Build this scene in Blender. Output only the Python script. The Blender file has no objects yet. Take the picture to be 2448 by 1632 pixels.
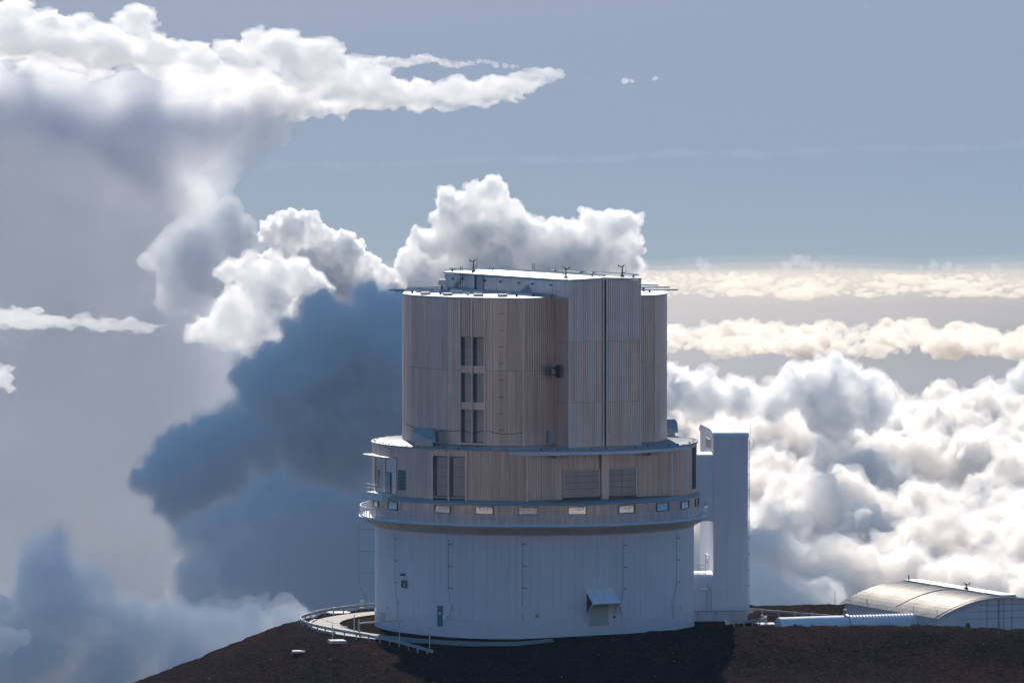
import bpy, bmesh, math, random
import numpy as np
from mathutils import Vector, Matrix

# ------------------------------------------------------------------ camera, sky, sun, exposure
SC = bpy.context.scene
COL = SC.collection
S = 19100.0                      # photograph pixels per unit of tangent (2448 px wide)
PITCH = math.atan(0.0452)        # looks slightly down
CAM = Vector((-2.83, -1000.0, 79.7))
cam_d = bpy.data.cameras.new('camera')
cam_d.sensor_width = 36.0
cam_d.lens = 36.0 * S / 2448.0
cam_d.clip_start = 5.0
cam_d.clip_end = 400000.0
cam = bpy.data.objects.new('camera', cam_d)
COL.objects.link(cam)
cam.location = CAM
cam.rotation_euler = (math.pi / 2 - PITCH, 0, 0)
SC.camera = cam

SUN_EL = math.radians(35.0)
SUN_AZ = math.radians(-7.0)      # measured from +Y (the view direction) towards +X
w = bpy.data.worlds.new('World'); SC.world = w; w.use_nodes = True
nt = w.node_tree; nt.nodes.clear()
out = nt.nodes.new('ShaderNodeOutputWorld')
bg = nt.nodes.new('ShaderNodeBackground'); bg.inputs['Strength'].default_value = 0.145
sky = nt.nodes.new('ShaderNodeTexSky'); sky.sky_type = 'NISHITA'; sky.sun_disc = False
sky.sun_elevation = SUN_EL; sky.sun_rotation = SUN_AZ
sky.altitude = 500; sky.air_density = 1.0; sky.dust_density = 0.8; sky.ozone_density = 3.0
tc = nt.nodes.new('ShaderNodeTexCoord')
# seen from 4 km up the horizon lies about two degrees below level and the thick air is a thin band above it
add = nt.nodes.new('ShaderNodeVectorMath'); add.operation = 'ADD'; add.inputs[1].default_value = (0, 0, 0.056)
nt.links.new(tc.outputs['Generated'], add.inputs[0])
mul = nt.nodes.new('ShaderNodeVectorMath'); mul.operation = 'MULTIPLY'; mul.inputs[1].default_value = (1, 1, 6)
nt.links.new(add.outputs[0], mul.inputs[0]); nt.links.new(mul.outputs[0], sky.inputs['Vector'])
gm = nt.nodes.new('ShaderNodeGamma'); gm.inputs['Gamma'].default_value = 0.25
hs = nt.nodes.new('ShaderNodeHueSaturation'); hs.inputs['Saturation'].default_value = 3.3; hs.inputs['Hue'].default_value = 0.504
nt.links.new(sky.outputs[0], gm.inputs['Color']); nt.links.new(gm.outputs[0], hs.inputs['Color']); nt.links.new(hs.outputs[0], bg.inputs['Color']); nt.links.new(bg.outputs[0], out.inputs['Surface'])
sl = bpy.data.lights.new('sun', 'SUN'); sl.energy = 2.6; sl.angle = math.radians(0.53); sl.color = (1.0, 0.91, 0.80)
so = bpy.data.objects.new('sun', sl); COL.objects.link(so)
sd = Vector((math.sin(SUN_AZ) * math.cos(SUN_EL), math.cos(SUN_AZ) * math.cos(SUN_EL), math.sin(SUN_EL)))
so.rotation_euler = sd.to_track_quat('Z', 'Y').to_euler()
so.location = sd * 300

vs = SC.view_settings
vs.view_transform = 'Standard'; vs.look = 'None'; vs.exposure = 0.9; vs.gamma = 1.0; vs.use_curve_mapping = False
SC.render.engine = 'CYCLES'
cy = SC.cycles
cy.max_bounces = 24; cy.volume_bounces = 16; cy.diffuse_bounces = 4; cy.glossy_bounces = 4
cy.transparent_max_bounces = 128
cy.use_adaptive_sampling = True; cy.adaptive_threshold = 0.025
cy.use_denoising = True; cy.sample_clamp_indirect = 8.0

def P(px, py, Y):
    """photograph pixel at the depth Y (world) -> world point"""
    d = Y - CAM.y
    v = (py - 816.0) / S
    t = math.tan(PITCH + math.atan(v))
    # depth along the optical axis
    ax = d * math.cos(PITCH) + d * t * math.sin(PITCH)
    return Vector((CAM.x + (px - 1224.0) / S * ax, Y, CAM.z - d * t))
# ------------------------------------------------------------------ mesh helpers
class MB:
    def __init__(s): s.v = []; s.f = []
    def add(s, vs, fs):
        n = len(s.v); s.v += [tuple(p) for p in vs]; s.f += [tuple(i + n for i in f) for f in fs]; return s
    def box(s, c, size, rz=0.0, taper=1.0):
        hx, hy, hz = size[0] / 2, size[1] / 2, size[2] / 2
        cr, sr = math.cos(rz), math.sin(rz); vs = []
        for k in (-1, 1):
            t = taper if k > 0 else 1.0
            for x, y in ((-1, -1), (1, -1), (1, 1), (-1, 1)):
                a, b = x * hx * t, y * hy * t
                vs.append((c[0] + a * cr - b * sr, c[1] + a * sr + b * cr, c[2] + k * hz))
        return s.add(vs, [(3, 2, 1, 0), (4, 5, 6, 7), (0, 1, 5, 4), (1, 2, 6, 5), (2, 3, 7, 6), (3, 0, 4, 7)])
    def prism(s, pts, z0, z1):
        """vertical prism over a plan polygon (counter-clockwise)"""
        n = len(pts); z0 = z0 if hasattr(z0, '__len__') else [z0] * n; z1 = z1 if hasattr(z1, '__len__') else [z1] * n
        vs = [(p[0], p[1], z) for p, z in zip(pts, z0)] + [(p[0], p[1], z) for p, z in zip(pts, z1)]
        return s.add(vs, [tuple(range(n - 1, -1, -1)), tuple(range(n, 2 * n))] + [(i, (i + 1) % n, n + (i + 1) % n, n + i) for i in range(n)])
    def tube(s, pts, r, n=6, cap=True):
        pts = [Vector(p) for p in pts]; rings = []
        for i, p in enumerate(pts):
            d = (pts[min(i + 1, len(pts) - 1)] - pts[max(i - 1, 0)]).normalized()
            u = d.cross(Vector((0, 0, 1))); u = u.normalized() if u.length > 1e-4 else Vector((1, 0, 0))
            w2 = d.cross(u)
            rr = r[i] if hasattr(r, '__len__') else r
            rings.append([p + u * (rr * math.cos(2 * math.pi * k / n)) + w2 * (rr * math.sin(2 * math.pi * k / n)) for k in range(n)])
        fs = [(i * n + k, i * n + (k + 1) % n, (i + 1) * n + (k + 1) % n, (i + 1) * n + k) for i in range(len(pts) - 1) for k in range(n)]
        if cap: fs += [tuple(range(n - 1, -1, -1)), tuple(range((len(pts) - 1) * n, len(pts) * n))]
        return s.add([p for rg in rings for p in rg], fs)
    def lathe(s, prof, t0=0.0, t1=360.0, n=128, c=(0, 0)):
        """profile of (radius, z); angle 0 faces the camera side (-Y), positive to +X"""
        full = abs(t1 - t0) >= 359.9; m = n if full else n + 1; vs = []
        for i in range(m):
            a = math.radians(t0 + (t1 - t0) * i / n)
            for r, z in prof: vs.append((c[0] + r * math.sin(a), c[1] - r * math.cos(a), z))
        k = len(prof); fs = []
        for i in range(n):
            j = (i + 1) % m
            for q in range(k - 1): fs.append((i * k + q, j * k + q, j * k + q + 1, i * k + q + 1))
        return s.add(vs, fs)
    def mesh(s, name, mat, org=(0, 0, 0), smooth=False):
        me = bpy.data.meshes.new(name); o = org
        me.from_pydata([(p[0] - o[0], p[1] - o[1], p[2] - o[2]) for p in s.v], [], s.f)
        bm = bmesh.new(); bm.from_mesh(me); bmesh.ops.recalc_face_normals(bm, faces=bm.faces); bm.to_mesh(me); bm.free()
        if smooth: me.polygons.foreach_set('use_smooth', [True] * len(me.polygons)); me.set_sharp_from_angle(angle=math.radians(35))
        me.materials.append(M[mat] if isinstance(mat, str) else mat); return me
    def build(s, name, mat, parent=None, smooth=False, bevel=0.0):
        org = Vector((0, 0, 0)); p = parent
        while p is not None: org += p.location; p = p.parent
        o = bpy.data.objects.new(name, s.mesh(name, mat, org, smooth)); COL.objects.link(o); o.parent = parent
        if bevel:
            b = o.modifiers.new('bevel', 'BEVEL'); b.width = bevel; b.segments = 2; b.limit_method = 'ANGLE'
        return o
def empty(name, loc, label, cat, group=None):
    o = bpy.data.objects.new(name, None); COL.objects.link(o); o.location = loc; o.empty_display_size = 0.5
    tag(o, label, cat, group); return o
def tag(o, label, cat, group=None, kind=None):
    o['label'] = label; o['category'] = cat
    if group: o['group'] = group
    if kind: o['kind'] = kind
    return o
def put(name, me, loc, rz, parent, mats=None):
    """one more piece that shares its mesh; loc is in world space"""
    org = Vector((0, 0, 0)); p = parent
    while p is not None: org += p.location; p = p.parent
    o = bpy.data.objects.new(name, me); COL.objects.link(o); o.parent = parent
    o.location = Vector(loc) - org; o.rotation_euler = (0, 0, rz)
    if mats: o.material_slots[0].link = 'OBJECT'; o.material_slots[0].material = mats
    return o
def copy_tree(o, parent=None):
    c = o.copy(); COL.objects.link(c); c.parent = parent
    for ch in list(o.children): copy_tree(ch, c)
    return c

# ------------------------------------------------------------------ materials
M = {}
def mat(name, base, rough=0.6, metal=0.0, spec=0.5, noise=None, streak=None, bump=None, coat=0.0):
    """noise = (scale, amount, darker colour); streak = the same, drawn out vertically; bump = (scale, strength)"""
    m = bpy.data.materials.new(name); m.use_nodes = True; t = m.node_tree; b = t.nodes['Principled BSDF']
    b.inputs['Base Color'].default_value = (*base, 1); b.inputs['Roughness'].default_value = rough
    b.inputs['Metallic'].default_value = metal; b.inputs['Specular IOR Level'].default_value = spec; b.inputs['Coat Weight'].default_value = coat
    geo = t.nodes.new('ShaderNodeNewGeometry'); last = None
    def mapped(sc):
        mp = t.nodes.new('ShaderNodeMapping'); mp.inputs['Scale'].default_value = sc; t.links.new(geo.outputs['Position'], mp.inputs['Vector'])
        n = t.nodes.new('ShaderNodeTexNoise'); n.inputs['Scale'].default_value = 1.0; n.inputs['Detail'].default_value = 5.0; n.inputs['Roughness'].default_value = 0.6
        t.links.new(mp.outputs[0], n.inputs['Vector']); return n
    for spec2, vert in ((noise, 1.0), (streak, 0.04)):
        if not spec2: continue
        sc, amt, col = spec2
        n = mapped((sc, sc, sc * vert))
        r = t.nodes.new('ShaderNodeMapRange'); r.inputs['From Min'].default_value = 0.42; r.inputs['From Max'].default_value = 0.68; r.inputs['To Max'].default_value = amt
        t.links.new(n.outputs['Fac'], r.inputs['Value'])
        x = t.nodes.new('ShaderNodeMix'); x.data_type = 'RGBA'; x.inputs['B'].default_value = (*col, 1)
        if last is None: x.inputs['A'].default_value = (*base, 1)
        else: t.links.new(last, x.inputs['A'])
        t.links.new(r.outputs[0], x.inputs['Factor']); last = x.outputs['Result']
    if last is not None: t.links.new(last, b.inputs['Base Color'])
    if bump:
        n = mapped((bump[0],) * 3); bp = t.nodes.new('ShaderNodeBump'); bp.inputs['Strength'].default_value = bump[1]; bp.inputs['Distance'].default_value = 0.05
        t.links.new(n.outputs['Fac'], bp.inputs['Height']); t.links.new(bp.outputs[0], b.inputs['Normal'])
    M[name] = m; return m
for i, c in enumerate(((.88, .752, .722), (.86, .732, .702), (.91, .782, .757), (.87, .737, .697), (.80, .686, .666))):
    mat('weathered aluminium %d' % i, c, 0.31, 0.86, streak=(2.6, .5, tuple(q * .62 for q in c)), noise=(.22, .3, tuple(q * .8 for q in c)))
for i, c in enumerate(((.92, .84, .82), (.88, .80, .785), (.94, .86, .845))):
    mat('reflection tone aluminium %d' % i, c, 0.42, 0.75, streak=(1.6, .3, tuple(q * .7 for q in c)), noise=(.2, .3, tuple(q * .8 for q in c)))  # lighter tone stands in for surroundings mirrored in the upper housing
ALU = [M['weathered aluminium %d' % i] for i in range(5)]; BRI = [M['reflection tone aluminium %d' % i] for i in range(3)]
mat('dark joint', (.05, .05, .06), 0.7)
mat('aged cladding core', (.24, .21, .205), 0.6, 0.4)
mat('drum core', (.30, .31, .33), 0.6)
mat('white wall paint', (.84, .87, .95), 0.42, streak=(1.2, .35, (.70, .72, .79)), noise=(.3, .25, (.76, .79, .86)))
mat('white plinth paint', (.80, .83, .92), 0.45, noise=(.5, .3, (.66, .66, .68)))
mat('white steel', (.84, .86, .92), 0.38, 0.0)
mat('galvanised steel', (.55, .56, .58), 0.36, 0.8, noise=(1.5, .4, (.38, .39, .41)))
mat('soffit sheet', (.74, .69, .66), 0.55, 0.1, noise=(.6, .4, (.56, .52, .50)))
mat('roof sheet', (.66, .67, .70), 0.36, 0.55, noise=(.5, .4, (.5, .51, .54)))
mat('ledge sheet', (.40, .42, .46), 0.32, 0.6, noise=(.4, .5, (.28, .3, .34)))
mat('shutter sheet', (.60, .53, .51), 0.45, 0.6, noise=(.5, .5, (.42, .38, .37)), streak=(.8, .3, (.36, .32, .31)))
mat('dark steel', (.09, .09, .10), 0.45, 0.5)
mat('window frame', (.12, .12, .13), 0.4, 0.5)
mat('blind glass', (.74, .68, .66), 0.12, 0.85, 1.0, noise=(.25, .5, (.56, .5, .49)))
mat('concrete', (.24, .22, .21), 0.75, noise=(.6, .5, (.30, .28, .27)), bump=(6, .2))
mat('bleached concrete', (.48, .46, .44), 0.7, noise=(1.2, .4, (.45, .43, .41)))
mat('teal door paint', (.06, .26, .30), 0.45)
mat('pale green door paint', (.50, .58, .60), 0.5, noise=(.8, .4, (.40, .46, .48)))
mat('rusty panel', (.16, .06, .03), 0.7)
mat('sign white', (.78, .77, .74), 0.5)
mat('sign red', (.55, .06, .05), 0.5)
mat('sign yellow', (.62, .50, .06), 0.5)
mat('cable black', (.03, .03, .035), 0.6)
mat('vault roof sheet', (.50, .455, .40), 0.25, 0.95, noise=(.35, .7, (.28, .27, .27)))

mat('cinder rock', (.075, .055, .05), 0.9, spec=.1)
# ------------------------------------------------------------------ noise
_RNG = np.random.RandomState(7)
_PERM = np.concatenate([_RNG.permutation(256)] * 3)
_GR = _RNG.normal(size=(256, 3)); _GR /= np.linalg.norm(_GR, axis=1)[:, None]
def pnoise(p):
    i = np.floor(p).astype(np.int64); f = p - i; i &= 255
    u = f * f * f * (f * (f * 6 - 15) + 10)
    r = 0
    for dx in (0, 1):
        wx = u[:, 0] if dx else 1 - u[:, 0]
        a = _PERM[i[:, 0] + dx]
        for dy in (0, 1):
            wy = wx * (u[:, 1] if dy else 1 - u[:, 1])
            b = _PERM[a + i[:, 1] + dy]
            for dz in (0, 1):
                g = _GR[_PERM[b + i[:, 2] + dz]]
                r = r + wy * (u[:, 2] if dz else 1 - u[:, 2]) * ((f[:, 0] - dx) * g[:, 0] + (f[:, 1] - dy) * g[:, 1] + (f[:, 2] - dz) * g[:, 2])
    return r * 1.5
def fbm(p, octaves, gain=0.5, billow=False):
    r = np.zeros(len(p)); a = 1.0; t = 0
    for k in range(octaves):
        n = pnoise(p * 2.03 ** k + 17.3 * k)
        r += a * ((np.abs(n) * 2 - 0.45) if billow else n); t += a; a *= gain
    return r / t
# ------------------------------------------------------------------ ground
def smin0(x, k):            # soft max(x, 0)
    return 0.5 * (x + np.sqrt(x * x + k * k))
_LEFT = np.array([(-2, 75), (-14, 48), (-22, 30), (-28, 17), (-31.5, 3), (-30.3, -9), (-27, -20), (-20, -34), (-12, -54), (-2, -90), (8, -200)], float)
def outside_left(x, y):
    """signed distance to the left of the terrace edge"""
    best = np.full(x.shape, 1e9); sign = np.ones(x.shape)
    for (ax, ay), (bx, by) in zip(_LEFT[:-1], _LEFT[1:]):
        dx, dy = bx - ax, by - ay
        t = np.clip(((x - ax) * dx + (y - ay) * dy) / (dx * dx + dy * dy), 0, 1)
        d = np.hypot(x - ax - t * dx, y - ay - t * dy)
        cr = dx * (y - ay) - dy * (x - ax)
        upd = d < best; best = np.where(upd, d, best); sign = np.where(upd, np.sign(-cr), sign)
    return best * sign
def ground_z(x, y, rough=True):
    x = np.asarray(x, float); y = np.asarray(y, float)
    z = -0.085 * smin0(-y - 24, 8) - 0.28 * smin0(-y - 75, 25)
    z = z + np.interp(x, [-8, -2, 4, 11, 20, 35, 50, 61, 90, 140], [0, .2, .9, 1.75, 2.6, 2.9, 2.85, 2.5, 2.2, 1.4]) * np.exp(-((y + 30) / 9.0) ** 2 / 1.4)
    z = z - 0.42 * smin0(outside_left(x, y), 2.5)
    z = z - 0.4 * smin0(y - 42, 8) - 0.30 * smin0(x - 150, 20)
    # the valley between the two hills, then the ridge the camera stands on
    z = np.where(y < -300, np.maximum(z, -95.0), z)
    ridge = 78.0 - 0.30 * smin0(-1006 - y, 4.0) - 0.46 * smin0(y + 1003, 3.0) - 0.12 * smin0(np.abs(x) - 60, 20.0)
    z = np.maximum(z, np.where(y < -560, ridge, -1e9))
    z = np.maximum(z, -420.0)
    if rough:
        p = np.stack([x.ravel(), y.ravel(), np.zeros(x.size)], 1)
        near = np.exp(-np.maximum(0, np.hypot(x, y + 10) - 80) / 60).ravel()
        rd = np.hypot(x - 0, y).ravel(); quiet = np.clip((np.abs(rd - 23) - 5.5) / 3, 0.12, 1) if x.size else 1
        amp = (fbm(p / 9, 3) * .40 + fbm(p * np.array([.5, .06, 1]) + 4, 3) * .35 + fbm(p / 2.1 + 9, 3) * .14 + np.abs(fbm(p / .9 + 3, 3, .7)) * .26)
        z = z + (amp * quiet * near).reshape(x.shape) + (fbm(p / 60, 4) * 9 * (1 - near)).reshape(x.shape)
    return z
def axis(lo, a, b, hi, step, grow=1.14):
    c = list(np.arange(a, b, step)); s = step; q = a
    while q > lo: s *= grow; q -= s; c.insert(0, q)
    s = step; q = c[-1]
    while q < hi: s *= grow; q += s; c.append(q)
    return np.array(c)
gx = axis(-1600, -56, 66, 1600, .36); gy = axis(-1700, -68, 46, 900, .36)
XX, YY = np.meshgrid(gx, gy); ZZ = ground_z(XX, YY)
me = bpy.data.meshes.new('ground')
nx, ny = len(gx), len(gy)
idx = np.arange(nx * ny).reshape(ny, nx)
quads = np.stack([idx[:-1, :-1], idx[:-1, 1:], idx[1:, 1:], idx[1:, :-1]], -1).reshape(-1, 4)
me.from_pydata(np.stack([XX.ravel(), YY.ravel(), ZZ.ravel()], 1).tolist(), [], quads.tolist())
me.polygons.foreach_set('use_smooth', [True] * len(me.polygons))
ground = bpy.data.objects.new('ground', me); COL.objects.link(ground); ground['kind'] = 'structure'
m = bpy.data.materials.new('volcanic cinder'); m.use_nodes = True; t = m.node_tree; b = t.nodes['Principled BSDF']; b.inputs['Roughness'].default_value = 0.95; b.inputs['Specular IOR Level'].default_value = 0.0
geo = t.nodes.new('ShaderNodeNewGeometry')
def nz(sc, det=6): 
    n = t.nodes.new('ShaderNodeTexNoise'); n.inputs['Scale'].default_value = sc; n.inputs['Detail'].default_value = det; n.inputs['Roughness'].default_value = .65; t.links.new(geo.outputs['Position'], n.inputs['Vector']); return n
def ramp(n, stops):
    r = t.nodes.new('ShaderNodeValToRGB'); e = r.color_ramp.elements
    while len(e) < len(stops): e.new(0.5)
    for q, (p, c) in zip(e, stops): q.position = p; q.color = (*c, 1)
    t.links.new(n.outputs['Fac'], r.inputs['Fac']); return r
r1 = ramp(nz(.07, 8), [(.36, (.026, .024, .026)), (.50, (.033, .027, .027)), (.64, (.047, .031, .028))])
r2 = ramp(nz(2.2, 8), [(.35, (.25, .25, .25)), (.55, (1, 1, 1)), (.75, (1.7, 1.65, 1.6))])
mx = t.nodes.new('ShaderNodeMix'); mx.data_type = 'RGBA'; mx.blend_type = 'MULTIPLY'; mx.inputs['Factor'].default_value = 1
t.links.new(r1.outputs[0], mx.inputs['A']); t.links.new(r2.outputs[0], mx.inputs['B']); t.links.new(mx.outputs['Result'], b.inputs['Base Color'])
n2 = nz(5, 8); bp = t.nodes.new('ShaderNodeBump'); bp.inputs['Strength'].default_value = .8; bp.inputs['Distance'].default_value = .15; t.links.new(n2.outputs['Fac'], bp.inputs['Height']); t.links.new(bp.outputs[0], b.inputs['Normal'])
me.materials.append(m)
def gz(x, y): return float(ground_z(np.array([x]), np.array([y]))[0])

def ribbon(name, pts, half, material, lift=.05, kerb=0.0):
    """a road strip that lies on the ground along a path of (x, y)"""
    P2 = []
    for i in range(len(pts) - 1):
        for k in range(8): P2.append([pts[i][j] + (pts[i + 1][j] - pts[i][j]) * k / 8 for j in range(len(pts[0]))])
    P2.append(list(pts[-1])); mb = MB(); vs = []
    for i, p in enumerate(P2):
        a, c = P2[max(i - 1, 0)], P2[min(i + 1, len(P2) - 1)]
        d = Vector((c[0] - a[0], c[1] - a[1])).normalized(); n = Vector((-d.y, d.x)); hw = p[2] if len(p) > 2 else half
        for q in (-1, -.5, 0, .5, 1):
            x, y = p[0] + n.x * hw * q, p[1] + n.y * hw * q
            vs.append((x, y, float(ground_z(np.array([x]), np.array([y]), False)[0]) + lift))
    fs = [(i * 5 + k, i * 5 + k + 1, i * 5 + k + 6, i * 5 + k + 5) for i in range(len(P2) - 1) for k in range(4)]
    mb.add(vs, fs); return mb.build(name, material)
def arc(c, R, a0, a1, n): return [(c[0] + R * math.sin(math.radians(a0 + (a1 - a0) * i / n)), c[1] - R * math.cos(math.radians(a0 + (a1 - a0) * i / n))) for i in range(n + 1)]
road = ribbon('road', arc((-.5, 0), 25.9, -155, 6, 26), 1.9, 'concrete', .16); road['kind'] = 'structure'
# ------------------------------------------------------------------ clouds: closed lumpy bodies filled with scattering droplets
def cloud_material(name, mfp, g, color):
    m = bpy.data.materials.new(name); m.use_nodes = True
    t = m.node_tree; t.nodes.clear()
    o = t.nodes.new('ShaderNodeOutputMaterial'); v = t.nodes.new('ShaderNodeVolumePrincipled')
    v.inputs['Color'].default_value = (*color, 1); v.inputs['Density'].default_value = 1.0 / mfp; v.inputs['Anisotropy'].default_value = g
    t.links.new(v.outputs[0], o.inputs['Volume'])
    return m

_bm = bmesh.new(); bmesh.ops.create_icosphere(_bm, subdivisions=2, radius=1.0)
_ICO = np.array([v.co[:] for v in _bm.verts]); _ICOF = np.array([[v.index for v in f.verts] for f in _bm.faces]); _bm.free()

def voxelise(me, voxel):
    """one clean closed skin round everything the mesh encloses"""
    ob = bpy.data.objects.new('tmp', me); COL.objects.link(ob)
    md = ob.modifiers.new('r', 'REMESH'); md.mode = 'VOXEL'; md.voxel_size = voxel; md.adaptivity = 0
    m2 = bpy.data.meshes.new_from_object(ob.evaluated_get(bpy.context.evaluated_depsgraph_get()))
    bpy.data.objects.remove(ob); bpy.data.meshes.remove(me); return m2

def make_cloud(label, D, blobs, voxel, mfp, roll=0.0, lump=30.0, fine=6.0, seed=1, levels=2, n=9, ratio=0.42, up=0.35, g=0.6, billow=True, thick=1.0, stretch=(1, 1, 1), tint=(1, 1, 1), warp=None, veil=None, world=False):
    """blobs: (px, py, radius_px, distance offset in m, squash); sizes are photograph pixels at the distance D"""
    rng = np.random.RandomState(seed)
    k = D / S
    cur = []
    for b in blobs:
        if world: cur.append(tuple(b)); continue
        dd = D + (b[3] if len(b) > 3 else 0.0)
        p = P(b[0], b[1], CAM.y + dd)
        cur.append((p.x, p.y, p.z, b[2] * dd / S, b[4] if len(b) > 4 else 1.0))
    allb = list(cur)
    for l in range(levels):
        nxt = []
        for (x, y, z, r, q) in cur:
            for i in range(n):
                d = rng.normal(size=3); d[2] += up; d /= np.linalg.norm(d)
                k2 = r * rng.uniform(0.72, 0.98)
                nxt.append((x + d[0] * k2, y + d[1] * k2 * thick, z + d[2] * k2 * q, r * ratio * rng.uniform(0.6, 1.25), 0.5 + 0.5 * q))
        allb += nxt; cur = nxt
    pf = np.array([b for b in allb if b[3] > voxel * k * 0.8])
    c0 = (pf[:, :3].max(0) + pf[:, :3].min(0)) / 2
    V = (_ICO[None] * (pf[:, 3][:, None] * np.stack([np.ones(len(pf)), np.full(len(pf), thick), pf[:, 4]], 1))[:, None, :] + (pf[:, :3] - c0)[:, None, :]).reshape(-1, 3) / k
    F = (_ICOF[None] + (np.arange(len(pf)) * len(_ICO))[:, None, None]).reshape(-1, 3)
    me = bpy.data.meshes.new('tmp'); me.from_pydata(V.tolist(), [], F.tolist())
    m2 = voxelise(me, voxel)
    nv = len(m2.vertices)
    co = np.empty(nv * 3, np.float32); m2.vertices.foreach_get('co', co); co = co.reshape(-1, 3).astype(float)
    no = np.empty(nv * 3, np.float32); m2.vertex_normals.foreach_get('vector', no); no = no.reshape(-1, 3).astype(float)
    off = seed * 13.7; st = np.array(stretch, float)
    for wa, wl in (warp or ()):           # turbulent swirl
        q = co / st / wl + off
        co = co + wa * st * np.stack([fbm(q, 3), fbm(q + 31.7, 3), fbm(q + 57.1, 3)], 1)
    q = co / st
    h = np.zeros(nv)                      # a large soft roll, cauliflower lumps, fine shreds
    if roll: h += roll * fbm(q / (roll * 4) + off, 3)
    if lump: h += lump * fbm(q / (lump * 2.2) + off, 4, 0.55, billow)
    if fine: h += fine * fbm(q / (fine * 3.0) + off, 4, 0.68)
    def skin(pos, dens, name):
        m3 = m2.copy(); m3.vertices.foreach_set('co', pos.astype(np.float32).ravel()); m3.update()
        m3 = voxelise(m3, voxel)
        c3 = np.empty(len(m3.vertices) * 3, np.float32); m3.vertices.foreach_get('co', c3)
        m3.vertices.foreach_set('co', c3 * k); m3.update(); m3.name = name
        m3.materials.clear(); m3.materials.append(cloud_material(name + ' droplets', dens * k, g, tint)); return m3
    o = bpy.data.objects.new('cloud', skin(co + no * h[:, None], mfp, 'cloud')); COL.objects.link(o); o.location = c0
    o['label'] = label; o['category'] = 'cloud'; o['kind'] = 'stuff'
    for q, (vo, vm, va, vl) in enumerate(veil if veil and isinstance(veil[0], tuple) else ([veil] if veil else [])):      # thin torn fringes round the dense body
        h2 = vo + va * fbm(co / st / vl + off + 5 + q * 9, 4, 0.6) * 2
        v = bpy.data.objects.new('veil', skin(co + no * np.maximum(h2, -6)[:, None], vm, 'veil')); COL.objects.link(v); v.parent = o
        v['kind'] = 'stuff'
    bpy.data.meshes.remove(m2)
    return o

def deck(zdeck, rows, seed, label, voxel, mfp, top=None, gap=None, x0=1500, x1=2700, squash=.75, vary=0.0, **kw):
    """a layer of billows lying at one height; rows = (py, spacing_px, radius_px)"""
    rng = np.random.RandomState(seed); bl = []; D0 = None
    for py, sp, r in rows:
        x = x0 + rng.uniform(0, sp)
        while x < x1:
            yy = py + rng.normal() * r * 0.25
            t = math.tan(PITCH + math.atan((yy - 816.0) / S))
            d = (CAM.z - zdeck) / t
            D0 = D0 or d
            rr = r * rng.uniform(0.6, 1.4) * (1 + vary * math.sin(x / 97.0 + py * .05) * math.sin(x / 41.0 + 2))
            if not (top and yy < top(x)) and not (gap and gap(x, yy)):
                bl.append((x, yy, rr, d - D0, squash))
            x += sp * rng.uniform(0.6, 1.4)
    return make_cloud(label, D0, bl, voxel, mfp, seed=seed, **kw)
# ------------------------------------------------------------------ the observatory enclosure
rnd = random.Random(4)
PHI = math.radians(30); CP, SP = math.cos(PHI), math.sin(PHI)
def E(a, b): return (a * CP - b * SP, a * SP + b * CP)          # plan of the rotating enclosure: a along its front, b away from it
dome = empty('observatory_dome', (0, 0, 0), 'tall drum shaped telescope enclosure of ribbed weathered metal on a white round base', 'observatory')
def cyl(R, th, out=0.0): 
    a = math.radians(th); return (math.sin(a) * (R + out), -math.cos(a) * (R + out))

_sheets = {}
def sheet(w, h, ribs=0, depth=.085, th=.03):
    ribs = (ribs + 1) // 2
    """one cladding sheet, centred on x, foot at z = 0, facing -Y; ribs run up it"""
    key = (round(w, 3), round(h, 3), ribs)
    if key in _sheets: return _sheets[key]
    mb = MB(); prof = []
    if ribs:
        p = w / ribs
        for i in range(ribs):
            x = -w / 2 + i * p
            prof += [(x, 0), (x + p * .42, 0), (x + p * .55, -depth), (x + p * .87, -depth)]
        prof.append((w / 2, 0))
    else: prof = [(-w / 2, 0), (-w / 2 + .02, -th), (w / 2 - .02, -th), (w / 2, 0)]
    n = len(prof)
    mb.add([(x, y, 0) for x, y in prof] + [(x, y, h) for x, y in prof] + [(-w / 2, .03, 0), (w / 2, .03, 0), (w / 2, .03, h), (-w / 2, .03, h)],
           [(i, i + 1, n + i + 1, n + i) for i in range(n - 1)] + [tuple(range(n - 1, -1, -1)) + (2 * n, 2 * n + 1), tuple(range(n, 2 * n)) + (2 * n + 2, 2 * n + 3)])
    me = mb.mesh('panel', 'weathered aluminium 0'); _sheets[key] = me; return me
def clad_arc(part, R, t0, t1, w, z0, z1, mats, ribs, name='panel', gap=.014):
    n = max(1, round(math.radians(t1 - t0) * R / w)); st = (t1 - t0) / n
    me = sheet(math.radians(st) * R - gap, z1 - z0 - .02, ribs)
    for i in range(n):
        th = t0 + (i + .5) * st; x, y = cyl(R, th)
        put(name, me, (x, y, z0), math.radians(th), part, rnd.choice(mats))
def clad_line(part, p, q, w, z0, z1, mats, ribs, name='panel', gap=.014):
    d = Vector((q[0] - p[0], q[1] - p[1])); L = d.length; n = max(1, round(L / w)); ang = math.atan2(d.y, d.x)
    me = sheet(L / n - gap, z1 - z0 - .02, ribs)
    for i in range(n):
        k = (i + .5) / n; put(name, me, (p[0] + d.x * k, p[1] + d.y * k, z0), ang, part, rnd.choice(mats))

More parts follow.
